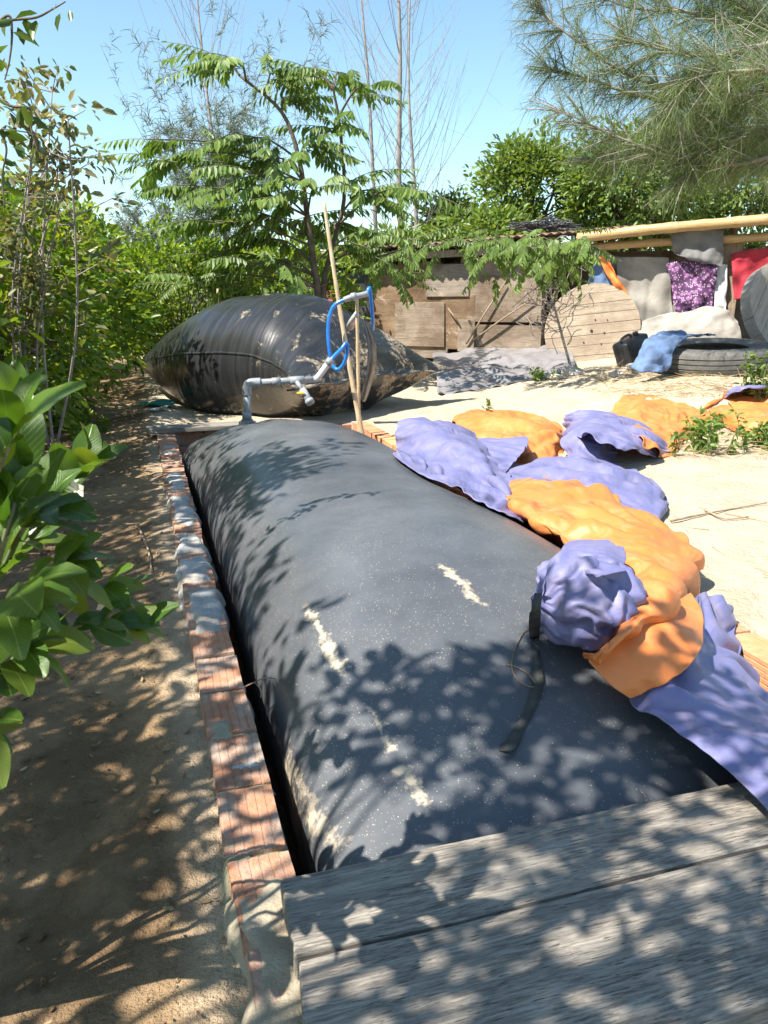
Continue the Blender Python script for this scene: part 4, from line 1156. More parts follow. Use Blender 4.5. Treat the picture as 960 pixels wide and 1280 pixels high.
cloth('pink_cloth', 'bright pink cloth hanging behind the tree trunk', [[(401, 366), (414, 364), (428, 365)], [(400, 375), (414, 376), (430, 374)], [(402, 386), (415, 388), (432, 388)], [(402, 396), (416, 398), (432, 398)]], 'pink_cloth', 'cloth', .06, 4, .15, 9)
cloth('black_sheet', 'black plastic sheet draped at the end of the shed behind the tree', [[(378, 338), (400, 335), (440, 336), (468, 336)], [(372, 356), (398, 356), (440, 356), (468, 354)], [(370, 378), (398, 378), (438, 380), (466, 380)], [(372, 410), (400, 410), (440, 410), (466, 410)]], 'black_plastic', 'sheet', .09, 3, .02, 10)

# bundle of black netting on the roof
rngn = random.Random(31); mb = MB()
cb = aty(665, 283, 11.4)
for i in range(60):
    a = cb + Vector((rngn.uniform(-.34, .34), rngn.uniform(-.2, .2), rngn.uniform(-.02, .05))); p = [a]
    for k in range(5): p.append(p[-1] + Vector((rngn.uniform(.02, .10), rngn.uniform(-.05, .05), rngn.uniform(-.03, .035))))
    mb.tube(spline(p, 2), rngn.uniform(.006, .012), 4)
o = mb.build('netting_bundle', M['black_plastic']); tag(o, 'tangled bundle of black netting lying on the shed roof', 'netting')

# cable reels: planked flanges
def reel(label, cpt, R, face, tilt, boards, holes, seed, thick=.05):
    e = empty('cable_reel', cpt, label, 'cable reel'); rm = M['reel'] if seed == 1 else M['reel_grey']
    rn = random.Random(seed)
    zf = Vector(face).normalized(); xf = Vector((0, 0, 1)).cross(zf).normalized(); yf = zf.cross(xf)
    xf, yf = xf * math.cos(tilt) + yf * math.sin(tilt), yf * math.cos(tilt) - xf * math.sin(tilt)
    RM = Matrix(((xf.x, yf.x, zf.x, cpt[0]), (xf.y, yf.y, zf.y, cpt[1]), (xf.z, yf.z, zf.z, cpt[2]), (0, 0, 0, 1)))
    e.matrix_world = RM
    bw = 2 * R / boards
    for k in range(boards):
        y0, y1 = -R + k * bw + .003, -R + (k + 1) * bw - .003
        n = 10; top = []
        pts = []
        for i in range(n + 1):
            y = y0 + (y1 - y0) * i / n; x = math.sqrt(max(0, R * R - y * y)); pts.append((x, y))
        ol = pts + [(-x, y) for (x, y) in reversed(pts)]
        zo = rn.uniform(-.004, .004)
        v = [(x, y, -thick / 2 + zo) for x, y in ol] + [(x, y, thick / 2 + zo) for x, y in ol]; m_ = len(ol)
        f = [tuple(range(m_ - 1, -1, -1)), tuple(range(m_, 2 * m_))] + [(i, (i + 1) % m_, m_ + (i + 1) % m_, m_ + i) for i in range(m_)]
        link('plank', mesh('plank', v, f, rm, False), e, False)
    # dark stubs for holes and knots, the holes' shade put into colour
    for (x, y, r) in holes:
        mb = MB(); mb.tube([(x, y, thick / 2 - .01), (x, y, thick / 2 + .012)], r * .38, 7); mb.build('hole_stub', M['dark'], e, False, False)
    return e
g1 = on_ground(738, 472)
cpt = shp(740, 413, .30)
reel('sunlit round wooden reel end leaning on the shed below the jeans', cpt, .60, (HN * 1.0 + Vector((0, 0, .30))), .12, 9, [(.0, -.02, .05), (.16, -.06, .03), (.05, .12, .025), (-.1, -.16, .025), (.2, .1, .02), (.12, -.2, .025)], 1, .10)
cpt = shp(985, 392, .75)
reel('tilted grey wooden reel at the right end behind the tyre', cpt, .60, (HN * 1.0 + Vector((.75, 0, .45))), .9, 7, [(-.2, .05, .05), (-.3, -.2, .03), (0, .22, .03)], 2, .15)
# low grey rubble slab between the reels
mb = MB(); x0, z0 = sp_(800, 440, .3)
rows = [[shp(775, 425, .25), shp(800, 405, .22), shp(850, 392, .22), shp(895, 385, .25), shp(920, 400, .2)],
        [shp(778, 445, .40), shp(802, 428, .40), shp(850, 415, .42), shp(895, 408, .42), shp(925, 415, .4)],
        [shp(780, 470, .50), shp(805, 455, .50), shp(850, 445, .52), shp(898, 440, .55), shp(930, 440, .5)]]
o = sheet('cement_sacking', crumple(crumple(wrinkle(patch(rows, 14, 14), .10, 3, 5), .09, 4, 6), .03, 11, 7), [M['canvas']], None, .01); tag(o, 'grey sacking slumped behind the tyre', 'sacking')

# tyre lying flat, jeans over its rim, black can beside it
ty = on_ground(888, 462); TR, TW = .62, .26
tyre = empty('tyre', ty, 'worn truck tyre lying flat in front of the shed', 'tyre')
prof = [(TR - .20, .02), (TR - .10, .0), (TR - .03, .02), (TR, .06)]
v = []; f = []
pr = [(.36, .03), (.45, 0.0), (.56, .015), (.605, .05)]
for zz in (.085, .095, .125, .135, .165, .175): pr.append((.62 - (.012 if False else 0), zz))
pr = [(.36, .03), (.45, .0), (.56, .012), (.602, .04), (.617, .075), (.606, .080), (.606, .088), (.618, .092), (.620, .125), (.607, .129), (.607, .137), (.620, .141), (.618, .172), (.606, .177), (.606, .185), (.617, .190), (.602, .225), (.56, .253), (.45, .265), (.36, .235), (.35, .225), (.39, .20), (.48, .17), (.50, .13), (.48, .09), (.39, .05), (.35, .04)]
n = 72; m_ = len(pr)
for i in range(n):
    a = 2 * math.pi * i / n
    for (r, z) in pr: v.append((r * math.cos(a), r * math.sin(a), z))
for i in range(n):
    for k in range(m_): f.append((i * m_ + k, ((i + 1) % n) * m_ + k, ((i + 1) % n) * m_ + (k + 1) % m_, i * m_ + (k + 1) % m_))
o = link('tread', mesh('tread', v, f, M['tyre'], False), tyre, False)
tyre.rotation_euler = (math.radians(4), math.radians(-3), 0); tyre.location.z += .0
bx0 = aty(835, 438, ty.y - .15)
rows = []
for (u, vv, dz) in ((800, 462, -.25), (808, 446, -.22), (815, 428, -.1), (835, 417, .05), (862, 416, .2)):
    rows.append([aty(u + du * (1 + .2), vv + dv, ty.y - .35 + dz * 1.0 + dd) for (du, dv, dd) in ((-8, -2, .1), (0, 3, -.02), (14, 3, -.02), (27, 2, .05))])
o = sheet('denim_trousers', wrinkle(wrinkle(patch(rows, 8, 8), .06, 6, 3), .03, 14, 5), [M['denim']], None, .012); tag(o, 'faded blue jeans thrown over the edge of the truck tyre', 'trousers')
cpos = on_ground(792, 458) 
mb = MB(); w_, h_, d_ = .30, .30, .22
CM = Matrix.Translation(cpos + Vector((0, .1, .16))) @ Matrix.Rotation(.45, 4, 'Z') @ Matrix.Rotation(-.38, 4, 'Y')
can = empty('plastic_can', cpos, 'black plastic can tipped against the tyre beside the jeans', 'can')
mb.box((-.17, -.12, -.15), (.17, .12, .15), CM, .012, rng); o = mb.build('can_body', M['black_plastic'], can, True); bevel(o, .03, 3)
mb = MB(); mb.tube([CM @ Vector((.10, 0, .15)), CM @ Vector((.10, 0, .19))], .03, 10); mb.build('cap', M['black_plastic'], can)
mb = MB(); mb.tube(spline([CM @ Vector((-.12, 0, .148)), CM @ Vector((-.11, 0, .19)), CM @ Vector((0, 0, .20)), CM @ Vector((.04, 0, .148))], 4), .014, 8); mb.build('handle', M['black_plastic'], can)
# stones
def stone(u, v, r, label, seed, mat='stone', flat=.65):
    p = on_ground(u, v); bm = bmesh.new(); bmesh.ops.create_icosphere(bm, subdivisions=3, radius=1)
    for q in bm.verts:
        k = 1 + .35 * mnoise.noise(q.co * 1.3 + Vector((seed, seed, 0))) + .12 * mnoise.noise(q.co * 3.5 + Vector((seed, 0, 0)))
        q.co = Vector((q.co.x * r * 1.25 * k, q.co.y * r * k, q.co.z * r * flat * k))
    me = bpy.data.meshes.new('stone'); bm.to_mesh(me); bm.free(); me.materials.append(M[mat])
    o = link('stone', me); o.location = p + Vector((0, 0, r * flat * .4)); tag(o, label, 'stone'); return o
stone(797, 462, .09, 'small pale stone in front of the black can', 1)
stone(715, 469, .11, 'pale stone lying at the foot of the round reel', 5)
stone(693, 474, .07, 'small tan stone at the end of the grey plastic sheet', 9)
stone(770, 470, .06, 'brown clod between the round reel and the tyre', 12)
stone(885, 425, .09, 'rust-brown lump sitting on the truck tyre', 15, 'ply_rust')

# ------------------------------------------------------------------ vegetation
M['leaf_citrus'] = leafmat('leaf_citrus', [(0.06, 0.13, 0.016), (0.11, 0.20, 0.022), (0.165, 0.25, 0.028), (0.235, 0.285, 0.04), (0.085, 0.165, 0.02)], .42, .38)
M['leaf_near'] = leafmat('leaf_near', [(0.035, 0.085, 0.012), (0.05, 0.12, 0.015), (0.085, 0.165, 0.02), (0.04, 0.10, 0.014), (0.19, 0.25, 0.03)], .40, .28, None, .5)
M['leaf_shade'] = leafmat('leaf_shade', [(0.04, 0.08, 0.015), (0.06, 0.11, 0.02), (0.09, 0.14, 0.025)], .3, .4)
M['leaf_wilt'] = leafmat('leaf_wilting', [(0.08, 0.115, 0.045), (0.14, 0.17, 0.06), (0.22, 0.22, 0.10), (0.09, 0.10, 0.06), (0.38, 0.32, 0.19)], .3, .5)
M['leaf_frond'] = leafmat('leaf_frond', [(0.095, 0.16, 0.035), (0.13, 0.205, 0.045), (0.17, 0.24, 0.06)], .36, .45, (1.6, 1.6, .8))
M['leaf_tree'] = leafmat('leaf_tree', [(0.10, 0.165, 0.035), (0.145, 0.22, 0.05), (0.20, 0.26, 0.075)], .32, .45)
M['leaf_dark'] = leafmat('leaf_dark', [(0.04, 0.075, 0.02), (0.065, 0.10, 0.03), (0.09, 0.13, 0.04)], .3, .5)
M['needle'] = leafmat('needle_green', [(0.11, 0.165, 0.06), (0.145, 0.205, 0.075), (0.185, 0.24, 0.10)], .3, .6, (1.4, 1.4, 1.0))
M['needle_grey'] = leafmat('needle_grey', [(0.13, 0.16, 0.12), (0.17, 0.20, 0.155), (0.15, 0.17, 0.14)], .3, .7, (1.2, 1.2, 1.0))
M['bark'] = simple('bark_brown', (0.12, 0.095, 0.07), 0.9, 0.4, 14, 0.6, 40)
M['bark_grey'] = simple('bark_grey', (0.27, 0.235, 0.22), 0.9, 0.3, 12, 0.5, 40)
M['bark_green'] = simple('bark_green', (0.14, 0.15, 0.08), 0.8, 0.3, 14, 0.4, 40)
M['litter'] = leafmat('leaf_litter', [(0.20, 0.12, 0.06), (0.32, 0.22, 0.12), (0.12, 0.08, 0.05), (0.40, 0.31, 0.18)], .1, .8, (1, .9, .7))
M['straw'] = leafmat('straw', [(0.42, 0.31, 0.17), (0.30, 0.21, 0.12), (0.52, 0.42, 0.25)], .1, .8, (1, .9, .7))
M['flower'] = simple('white_flower', (0.80, 0.76, 0.66), 0.7, 0.1)

def unit(a): return a / np.maximum(np.linalg.norm(a, axis=-1, keepdims=True), 1e-9)
def leaf_arrays(P, D, Nn, L, W, curl=.18):
    """leaves as two folded quads each: P base, D direction, Nn upward side"""
    D = unit(D); B = unit(np.cross(D, Nn)); U = np.cross(B, D)
    L = np.asarray(L).reshape(-1, 1); W = np.asarray(W).reshape(-1, 1)
    def pt(a, b, c): return P + D * (L * a) + B * (W * b) + U * (L * c)
    V = np.stack([pt(0, 0, 0), pt(.28, -.44, .05), pt(.68, -.38, .02), pt(1, 0, -curl), pt(.68, .38, .02), pt(.28, .44, .05)], 1).reshape(-1, 3)
    n = len(P); i = np.arange(n).reshape(-1, 1) * 6
    F = np.concatenate([i + np.array([[0, 1, 2, 3]]), i + np.array([[0, 3, 4, 5]])], 1).reshape(-1, 4)
    return V, F
def clump_leaves(C, out, n, rs, L, spread, up=.5):
    """n leaves round every clump centre in C; out = outward directions"""
    k = len(C); P = np.repeat(C, n, 0); O = np.repeat(out, n, 0)
    J = rs.normal(size=(k * n, 3)); J = unit(J) * (rs.random((k * n, 1)) ** .6)
    P = P + J * spread
    D = unit(O * .7 + J * 1.0 + rs.normal(size=J.shape) * .45 + np.array([0, 0, -.1]))
    Nn = unit(np.array([0, 0, up]) + rs.normal(size=J.shape) * .42 + O * .35)
    ln = L * (.65 + .6 * rs.random(k * n))
    return leaf_arrays(P, D, Nn, ln, ln * (.42 + .14 * rs.random(k * n)))
def crown_points(rs, centre, radii, n, lump=.45, hollow=.35):
    pts = []; seed = rs.random() * 50
    while len(pts) < n:
        d = unit(rs.normal(size=3)); r = (hollow + (1 - hollow) * rs.random()) ** .55
        k = 1 + lump * mnoise.noise(Vector(d * 1.9) + Vector((seed, 0, 0))) + lump * .5 * mnoise.noise(Vector(d * 4.1) + Vector((seed, 3, 0)))
        p = np.array(centre) + d * np.array(radii) * r * k
        if mnoise.noise(Vector(p * 1.6) + Vector((seed, seed, 1))) < -.22: continue
        if p[2] < gz(p[0], p[1]) + .06: continue
        pts.append(p)
    return np.array(pts)
def limbs_mesh(mb, base, pts, rs, centre, r0, k=22, fork=.35):
    """a short trunk, then limbs bending out to k of the crown's clumps and twigs on to their neighbours"""
    base = Vector(base); top = base.lerp(Vector(centre), .75)
    sway = Vector((rs.normal() * .06, rs.normal() * .06, 0))
    tr = spline([base - Vector((0, 0, .06)), base.lerp(top, .35) + sway, base.lerp(top, .7) - sway * .5, top], 4)
    mb.tube(tr, [r0 * (1.25 if i == 0 else 1 - .55 * i / len(tr)) for i in range(len(tr))], 8)
    idx = rs.permutation(len(pts))[:k]
    for i in idx:
        p = Vector(pts[i]); a = tr[int(len(tr) * (fork + (1 - fork) * rs.random() * .95))]
        mid = a.lerp(p, .5) + Vector((rs.normal() * .06, rs.normal() * .06, .10 * (p - a).length))
        mb.tube(spline([a, mid, p], 4), [r0 * .42 * (1 - .8 * q / 8) for q in range(9)], 5)
        dd = np.linalg.norm(pts - pts[i], axis=1); near = np.argsort(dd)[1:5]
        for j in near:
            q = Vector(pts[j]); mb.tube([mid.lerp(p, .6), mid.lerp(q, .7) + Vector((0, 0, .02)), q], [r0 * .16, r0 * .11, r0 * .05], 4, False)
def broad_tree(name, label, base, centre, radii, nclump, nleaf, L, mat, seed, group, r0=.04, spread=.12, k=22, lump=.45, bark='bark', cat='tree', up=.5, hollow=.35, holes=()):
    rs = np.random.default_rng(seed)
    e = empty(name, base, label, cat, group)
    pts = crown_points(rs, centre, radii, nclump, lump, hollow)
    for (a_, r_) in holes:      # gaps cut along the sun's line to light chosen spots below
        w_ = pts - np.array(a_); sd = np.array(SUN_DIR); w_ = w_ - (w_ @ sd)[:, None] * sd; pts = pts[np.linalg.norm(w_, axis=1) > r_]
    out = unit(pts - np.array(centre) + np.array([0, 0, .15 * radii[2]]))
    V, F = clump_leaves(pts, out, nleaf, rs, L, spread, up)
    mb = MB(); limbs_mesh(mb, base, pts, rs, centre, r0, k)
    mb.build('trunk', M[bark], e)
    link('crown', npmesh('crown', V, F, M[mat]), e)
    return e, pts
def gp(x, y): return (x, y, gz(x, y))

# orchard row left of the path
GR = 'citrus trees of the orchard row'
for (x, y, h, r, lab, sd) in [
    (-2.55, 3.7, 1.70, .78, 'bushy citrus tree nearest at the left edge above the near leaves', 1),
    (-2.75, 5.2, 1.85, .85, 'rounded citrus tree second in the orchard row by the path', 2),
    (-3.05, 6.9, 1.80, .95, 'sunlit citrus tree beside the pointed tip of the big bag', 3),
    (-3.75, 8.9, 1.95, 1.1, 'yellow-green citrus tree beyond the pointed tip of the big bag', 4),
    (-4.0, 6.3, 2.15, 1.0, 'taller citrus tree behind the front orchard row', 5),
    (-2.55, 10.4, 1.75, 1.05, 'citrus tree just behind the left half of the big bag', 6),
    (-1.30, 11.2, 1.75, 1.0, 'citrus tree behind the middle of the big bag near the thin stick', 7),
    (-4.6, 11.5, 2.2, 1.3, 'large citrus bush far back on the left', 8),
    (-1.85, .72, 2.15, .72, 'unseen citrus tree added to shade the path by the near glossy sapling', 9), (-2.35, 2.25, 2.1, .72, 'unseen citrus tree added to shade the path before the wilting shrub', 10)]:  # last two are out of view, added and thinned to shade the path
    broad_tree('citrus_tree', lab, gp(x, y), (x, y, h * .52 + .08), (r, r, h * .52), int(330 * r * h * .75 * (.34 if sd == 9 else .40 if sd == 10 else 1)), 16, .085, 'leaf_citrus', sd, GR, .035, .15, 30, .35)
# shade trees just outside the frame whose branches cast the dappled shade
e, pts = broad_tree('shade_tree', 'leafy branch of a tree overhanging the top left corner', gp(-3.0, 2.0), (-2.75, 1.95, 3.0), (1.2, 1.3, .75), 330, 15, .09, 'leaf_shade', 21, None, .05, .17, 30, holes=(((-.25, 2.9, .4), .4), ((-.1, 2.4, .4), .4)))
broad_tree('shade_tree', 'tree overhead beside the viewer, shading the planks and the near kerb', gp(-2.4, -.3), (-1.25, .28, 2.35), (1.75, .92, .50), 330, 15, .085, 'leaf_shade', 22, None, .035, .15, 30, holes=(((-.37, .85, .85), .20), ((-.42, 1.0, .75), .14), ((.12, 2.05, .4), .42), ((.75, 2.2, .4), .5), ((-.25, 2.9, .4), .4), ((.35, 2.6, .4), .5)))
# tall wilting shrub against the sky
tb = Vector(gp(-2.05, 4.75)); e = empty('wilting_shrub', tb, 'tall straggly wilting shrub with pale flowers standing against the sky', 'shrub')
rs = np.random.default_rng(33); mb = MB(); C = []
for i in range(7):
    a = tb + Vector((rs.normal() * .05, rs.normal() * .05, 0)); tip = aty(rs.uniform(36, 90), rs.uniform(112, 260), 4.75 + rs.normal() * .25)
    m1 = a.lerp(tip, .45) + Vector((rs.normal() * .12, rs.normal() * .12, .05)); pl = spline([a, m1, tip], 8)
    mb.tube(pl, [.009 * (1 - .8 * k / 16) + .002 for k in range(17)], 5)
    for k in range(16):
        p = pl[min(16, int(8 + 9 * rs.random()))]; q = p + Vector((rs.normal() * .11, rs.normal() * .11, abs(rs.normal()) * .09))
        mb.tube([p, q], [.004, .002], 4, False); C.append(q)
mb.build('stem', M['bark_grey'], e)
C = np.array(C); V, F = clump_leaves(C, unit(rs.normal(size=C.shape)), 10, rs, .062, .09, .4)
link('crown', npmesh('crown', V, F, M['leaf_wilt']), e)
mb = MB()
for (u, v) in ((94, 135), (60, 190), (80, 150), (57, 178), (30, 145), (62, 192), (48, 128)):
    c = aty(u, v, 4.75)
    for k in range(5):
        a = k * 1.256; d = Vector((math.cos(a), -.4, math.sin(a))) * .022
        s_ = d.cross(Vector((0, 1, 0))).normalized() * .010
        mb.add([c, c + d * .6 + s_, c + d, c + d * .6 - s_], [(0, 1, 2, 3)])
mb.build('blossom', M['flower'], e, False)
# twigs dropping into the top left corner
mb = MB(); C = []
for pl in ([(-30, 60), (8, 20), (15, 40), (12, 75), (6, 100)], [(-30, 30), (15, 25), (45, 22), (65, 12), (82, 2)], [(-20, 110), (12, 132), (36, 136), (40, 165), (48, 190)], [(-30, 150), (-5, 160), (8, 185), (3, 220), (6, 260)]):
    q = spline([aty(u, v, 2.35) for u, v in pl], 6); mb.tube(q, [.005 - .0035 * i / len(q) for i in range(len(q))], 5)
    C += [q[i] for i in range(6, len(q), 3)]
mb.build('twig', M['bark'], bpy.data.objects['shade_tree'])
C = np.array(C); V, F = clump_leaves(C, unit(rs.normal(size=C.shape) + np.array([0, 0, -1.2])), 1, rs, .055, .02, .4)
link('twig_leaves', npmesh('twig_leaves', V, F, M['leaf_shade']), bpy.data.objects['shade_tree'])

# ---------------- the close citrus plant at the left edge: every leaf its own object
def leaf_mesh(seed):
    rr = random.Random(seed); n, w = 9, 5; v = []; f = []
    bend = rr.uniform(.02, .22); tw = rr.uniform(-.3, .3); fold_ = rr.uniform(.12, .30)
    for i in range(n + 1):
        a = i / n; hw = .255 * math.sin(math.pi * min(1, a * .94 + .03)) ** .7 * (1.08 - .22 * a) + .004
        for j in range(w):
            b = (j - 2) / 2
            x = a; y = hw * b; z = .10 * math.sin(a * 2.4) - bend * a * a + fold_ * hw * abs(b) + .014 * math.sin(a * 17 + b * 2 + seed) * abs(b)
            c, s = math.cos(tw * a), math.sin(tw * a)
            v.append((x, y * c - z * s * .3, z * c + y * s))
    for i in range(n):
        for j in range(w - 1): f.append((i * w + j, i * w + j + 1, (i + 1) * w + j + 1, (i + 1) * w + j))
    return mesh('leaf', v, f, M['leaf_near'])
def leaf_detail():
    nt = M['leaf_near'].node_tree; b = nt.nodes['Principled BSDF']; src = b.inputs['Base Color'].links[0].from_socket
    xyz = nd(nt, 'SeparateXYZ', Vector=objco(nt)); ay = mth(nt, 'ABSOLUTE', xyz.outputs[1])
    rib = ramp(nt, ay, [(.004, .75), (.012, 0.0)])
    side = nd(nt, 'TexWave', {'bands_direction': 'X'}, Vector=nd(nt, 'CombineXYZ', i0=mth(nt, 'SUBTRACT', xyz.outputs[0], mth(nt, 'MULTIPLY', ay, 1.1)), i1=0.0, i2=0.0).outputs[0], Scale=4.2).outputs[1]
    vein = mth(nt, 'MAXIMUM', rib, mth(nt, 'MULTIPLY', ramp(nt, side, [(.90, 0.0), (.99, 1.0)]), .30))
    c = mix(nt, vein, src, (.24, .30, .08))
    c = mix(nt, ramp(nt, tex(nt, poso(nt), 55, 5, .7), [(.62, 0.0), (.72, .75)]), c, (.30, .22, .08))
    c = mix(nt, ramp(nt, tex(nt, poso(nt), 14, 4, .6), [(.5, 0.0), (.8, .35)]), c, (.12, .16, .05))
    nt.links.new(c, b.inputs['Base Color']); setb(nt, b, Roughness=ramp(nt, tex(nt, poso(nt), 30, 4), [(.3, .22), (.7, .5)]))
    bump(nt, b, vein, .25, .004)
leaf_detail()
LM = [leaf_mesh(i) for i in range(9)]
rr = random.Random(77)
pb = Vector((-.62, .98, gz(-.62, .98)))
near = empty('citrus_sapling', pb, 'young citrus plant with large glossy leaves close at the left edge', 'plant')
mbn = MB()
def put_leaf(p, d, L, roll=0):
    d = Vector(d).normalized(); upv = Vector((rr.gauss(0, .35), rr.gauss(-.25, .35), 1))
    y = upv.cross(d).normalized(); z = d.cross(y)
    Mx = Matrix(((d.x, y.x, z.x, p.x), (d.y, y.y, z.y, p.y), (d.z, y.z, z.z, p.z), (0, 0, 0, 1))) @ Matrix.Diagonal((L, L * rr.uniform(.9, 1.25), L, 1))
    o = link('leaf', LM[rr.randrange(len(LM))], near, False); o.matrix_parent_inverse = Matrix.Translation(-pb); o.matrix_basis = Mx
# stems: list of pixel points with depth; leaves along the last part
stems = [([(-60, 900), (-20, 760), (10, 660), (28, 585)], .84, 13, .105, (.25, -.1, 1.0)),
         ([(-60, 900), (-10, 740), (50, 660), (100, 600), (118, 580)], 1.0, 16, .070, (.35, -.1, .8)),
         ([(-60, 920), (0, 800), (60, 720), (85, 690)], .92, 15, .095, (.8, -.15, .15)),
         ([(-60, 940), (10, 840), (80, 790), (140, 780), (180, 790)], .95, 17, .066, (.9, -.1, .12)),
         ([(-60, 700), (-20, 620), (5, 570), (20, 530)], .78, 10, .105, (.1, -.1, 1.0)),
         ([(-60, 900), (-10, 850), (15, 815), (35, 800)], .86, 11, .080, (.8, -.2, -.0)),
         ([(-70, 940), (-40, 920), (-22, 900)], .82, 5, .08, (.6, -.2, -.2)),
         ([(-60, 860), (20, 760), (100, 730), (150, 745)], 1.02, 14, .075, (.9, -.1, .1)),
         ([(-60, 840), (0, 720), (30, 660), (60, 630)], .90, 14, .095, (.6, -.2, .4)),
         ([(-60, 880), (-20, 800), (10, 750), (40, 735)], .8, 11, .095, (.7, -.3, -.1)),
         ([(-60, 640), (-10, 540), (25, 500), (40, 490)], 1.25, 10, .08, (.3, 0, .9))]
for (px, Y, n, L, dr) in stems:
    q = spline([aty(u, v, Y + .05 * math.sin(i * 2.1)) for i, (u, v) in enumerate(px)], 6)
    mbn.tube([pb + Vector((0, 0, .05 * 0)), pb.lerp(q[0], .6) + Vector((.01, .02, .03))] + q, [.008, .007] + [.0055 - .004 * i / len(q) for i in range(len(q))], 6)
    for k in range(n):
        a = .38 + .62 * (k + rr.random() * .6) / n; p = q[min(len(q) - 1, int(a * (len(q) - 1)))]
        ang = k * 2.4; t_ = Vector(dr).normalized(); s1 = t_.orthogonal().normalized(); s2 = t_.cross(s1)
        d = t_ * (.55 + .6 * a) + (s1 * math.cos(ang) + s2 * math.sin(ang)) * .75
        put_leaf(p, d, L * rr.uniform(.42, 1.0))
mbn.build('stem', M['bark_green'], near)
mb = MB()
for (u, v, Y) in ((98, 625, .97), (112, 695, .95), (133, 755, 1.0), (96, 612, .96)):
    c = aty(u, v, Y)
    for k in range(5):
        a = k * 1.256 + u; d = Vector((math.cos(a), -.5, math.sin(a))) * .013; s_ = d.cross(Vector((0, 1, 0))).normalized() * .005
        mb.add([c, c + d * .6 + s_, c + d, c + d * .6 - s_], [(0, 1, 2, 3)])
mb.build('blossom', M['flower'], near, False)

# ---------------- feathery tree with drooping pinnate leaves behind the big bag
def frond_mesh(seed):
    rs = np.random.default_rng(seed + 100); rach = []; pairs = int(rs.integers(10, 16))
    bend = rs.uniform(.10, .42); side = rs.uniform(-.22, .22)
    for i in range(9):
        a = i / 8; rach.append(Vector((a, side * a * a, .10 * a - bend * a * a)))
    mb = MB(); mb.tube(rach, [.008 - .006 * i / 8 for i in range(9)], 4, False)
    P, D, Nn, L = [], [], [], []
    for k in range(pairs * 2 + 1):
        a = .14 + .86 * (k // 2) / pairs
        i = min(7, int(a * 8)); p = rach[i].lerp(rach[i + 1], a * 8 - i)
        sd = 1 if k % 2 else -1
        if k == pairs * 2: d = (1, 0, -.4)
        else: d = (.42 + rs.normal() * .10, sd * (.50 + rs.normal() * .12), -.72 + rs.normal() * .12)
        if rs.random() < .07: continue
        P.append(p); D.append(d); Nn.append((.7, sd * .35 + rs.normal() * .15, .6)); L.append((.125 + .07 * math.sin(a * 2.8)) * rs.uniform(.7, 1.25))
    L = np.array(L); V, F = leaf_arrays(np.array(P), np.array(D, float), np.array(Nn, float), L, L * .40, .10)
    n = len(mb.v); v = [tuple(x) for x in mb.v] + [tuple(x) for x in V]; f = list(mb.f) + [tuple(int(q) + n for q in x) for x in F]
    mi = [1] * len(mb.f) + [0] * len(F)
    return mesh('frond', v, f, [M['leaf_frond'], M['bark_green']], False, mi)
FM = [frond_mesh(i) for i in range(14)]
rf = random.Random(5)
def put_frond(parent, p, d, L):
    d = Vector(d).normalized(); y = Vector((rf.gauss(0, .15), rf.gauss(0, .15), 1)).cross(d).normalized(); z = d.cross(y)
    o = link('frond', FM[rf.randrange(len(FM))], parent, False)
    o.matrix_parent_inverse = mw(parent).inverted()
    o.matrix_basis = Matrix(((d.x, y.x, z.x, p.x), (d.y, y.y, z.y, p.y), (d.z, y.z, z.z, p.z), (0, 0, 0, 1))) @ Matrix.Diagonal((L, L, L, 1))
TY = 9.3
tb = aty(400, 400, TY); tb.z = gz(tb.x, tb.y)
tree = empty('pinnate_tree', tb, 'slender green tree with drooping feather-like leaves behind the big bag', 'tree')
mb = MB()
trunk = spline([tb, aty(398, 372, TY), aty(392, 330, TY), aty(384, 270, TY), aty(374, 200, TY), aty(352, 140, TY), aty(300, 95, TY)], 5)
mb.tube(trunk, [.042 * (1 - .85 * i / len(trunk)) + .006 for i in range(len(trunk))], 8)
trunk2 = spline([tb + Vector((.06, .03, 0)), aty(404, 370, TY), aty(412, 320, TY + .2), aty(430, 250, TY + .3), aty(425, 160, TY + .2), aty(415, 105, TY + .1)], 5)
mb.tube(trunk2, [.034 * (1 - .85 * i / len(trunk2)) + .005 for i in range(len(trunk2))], 8)
targets = [(272, 85, 7), (300, 84, 8), (345, 92, 9), (392, 105, 8), (425, 96, 8), (462, 108, 5), (185, 174, 5), (198, 205, 5), (240, 190, 8), (255, 235, 9), (262, 280, 8), (250, 318, 8), (232, 352, 6),
           (300, 175, 9), (340, 200, 10), (385, 190, 9), (415, 165, 8), (335, 250, 10), (380, 275, 9), (440, 225, 8), (468, 240, 8), (505, 236, 6), (470, 290, 8), (440, 315, 8), (492, 345, 6), (330, 300, 9), (300, 330, 9), (280, 265, 9), (355, 330, 8), (415, 285, 8), (355, 130, 6), (310, 215, 8), (395, 235, 8), (520, 300, 5)]
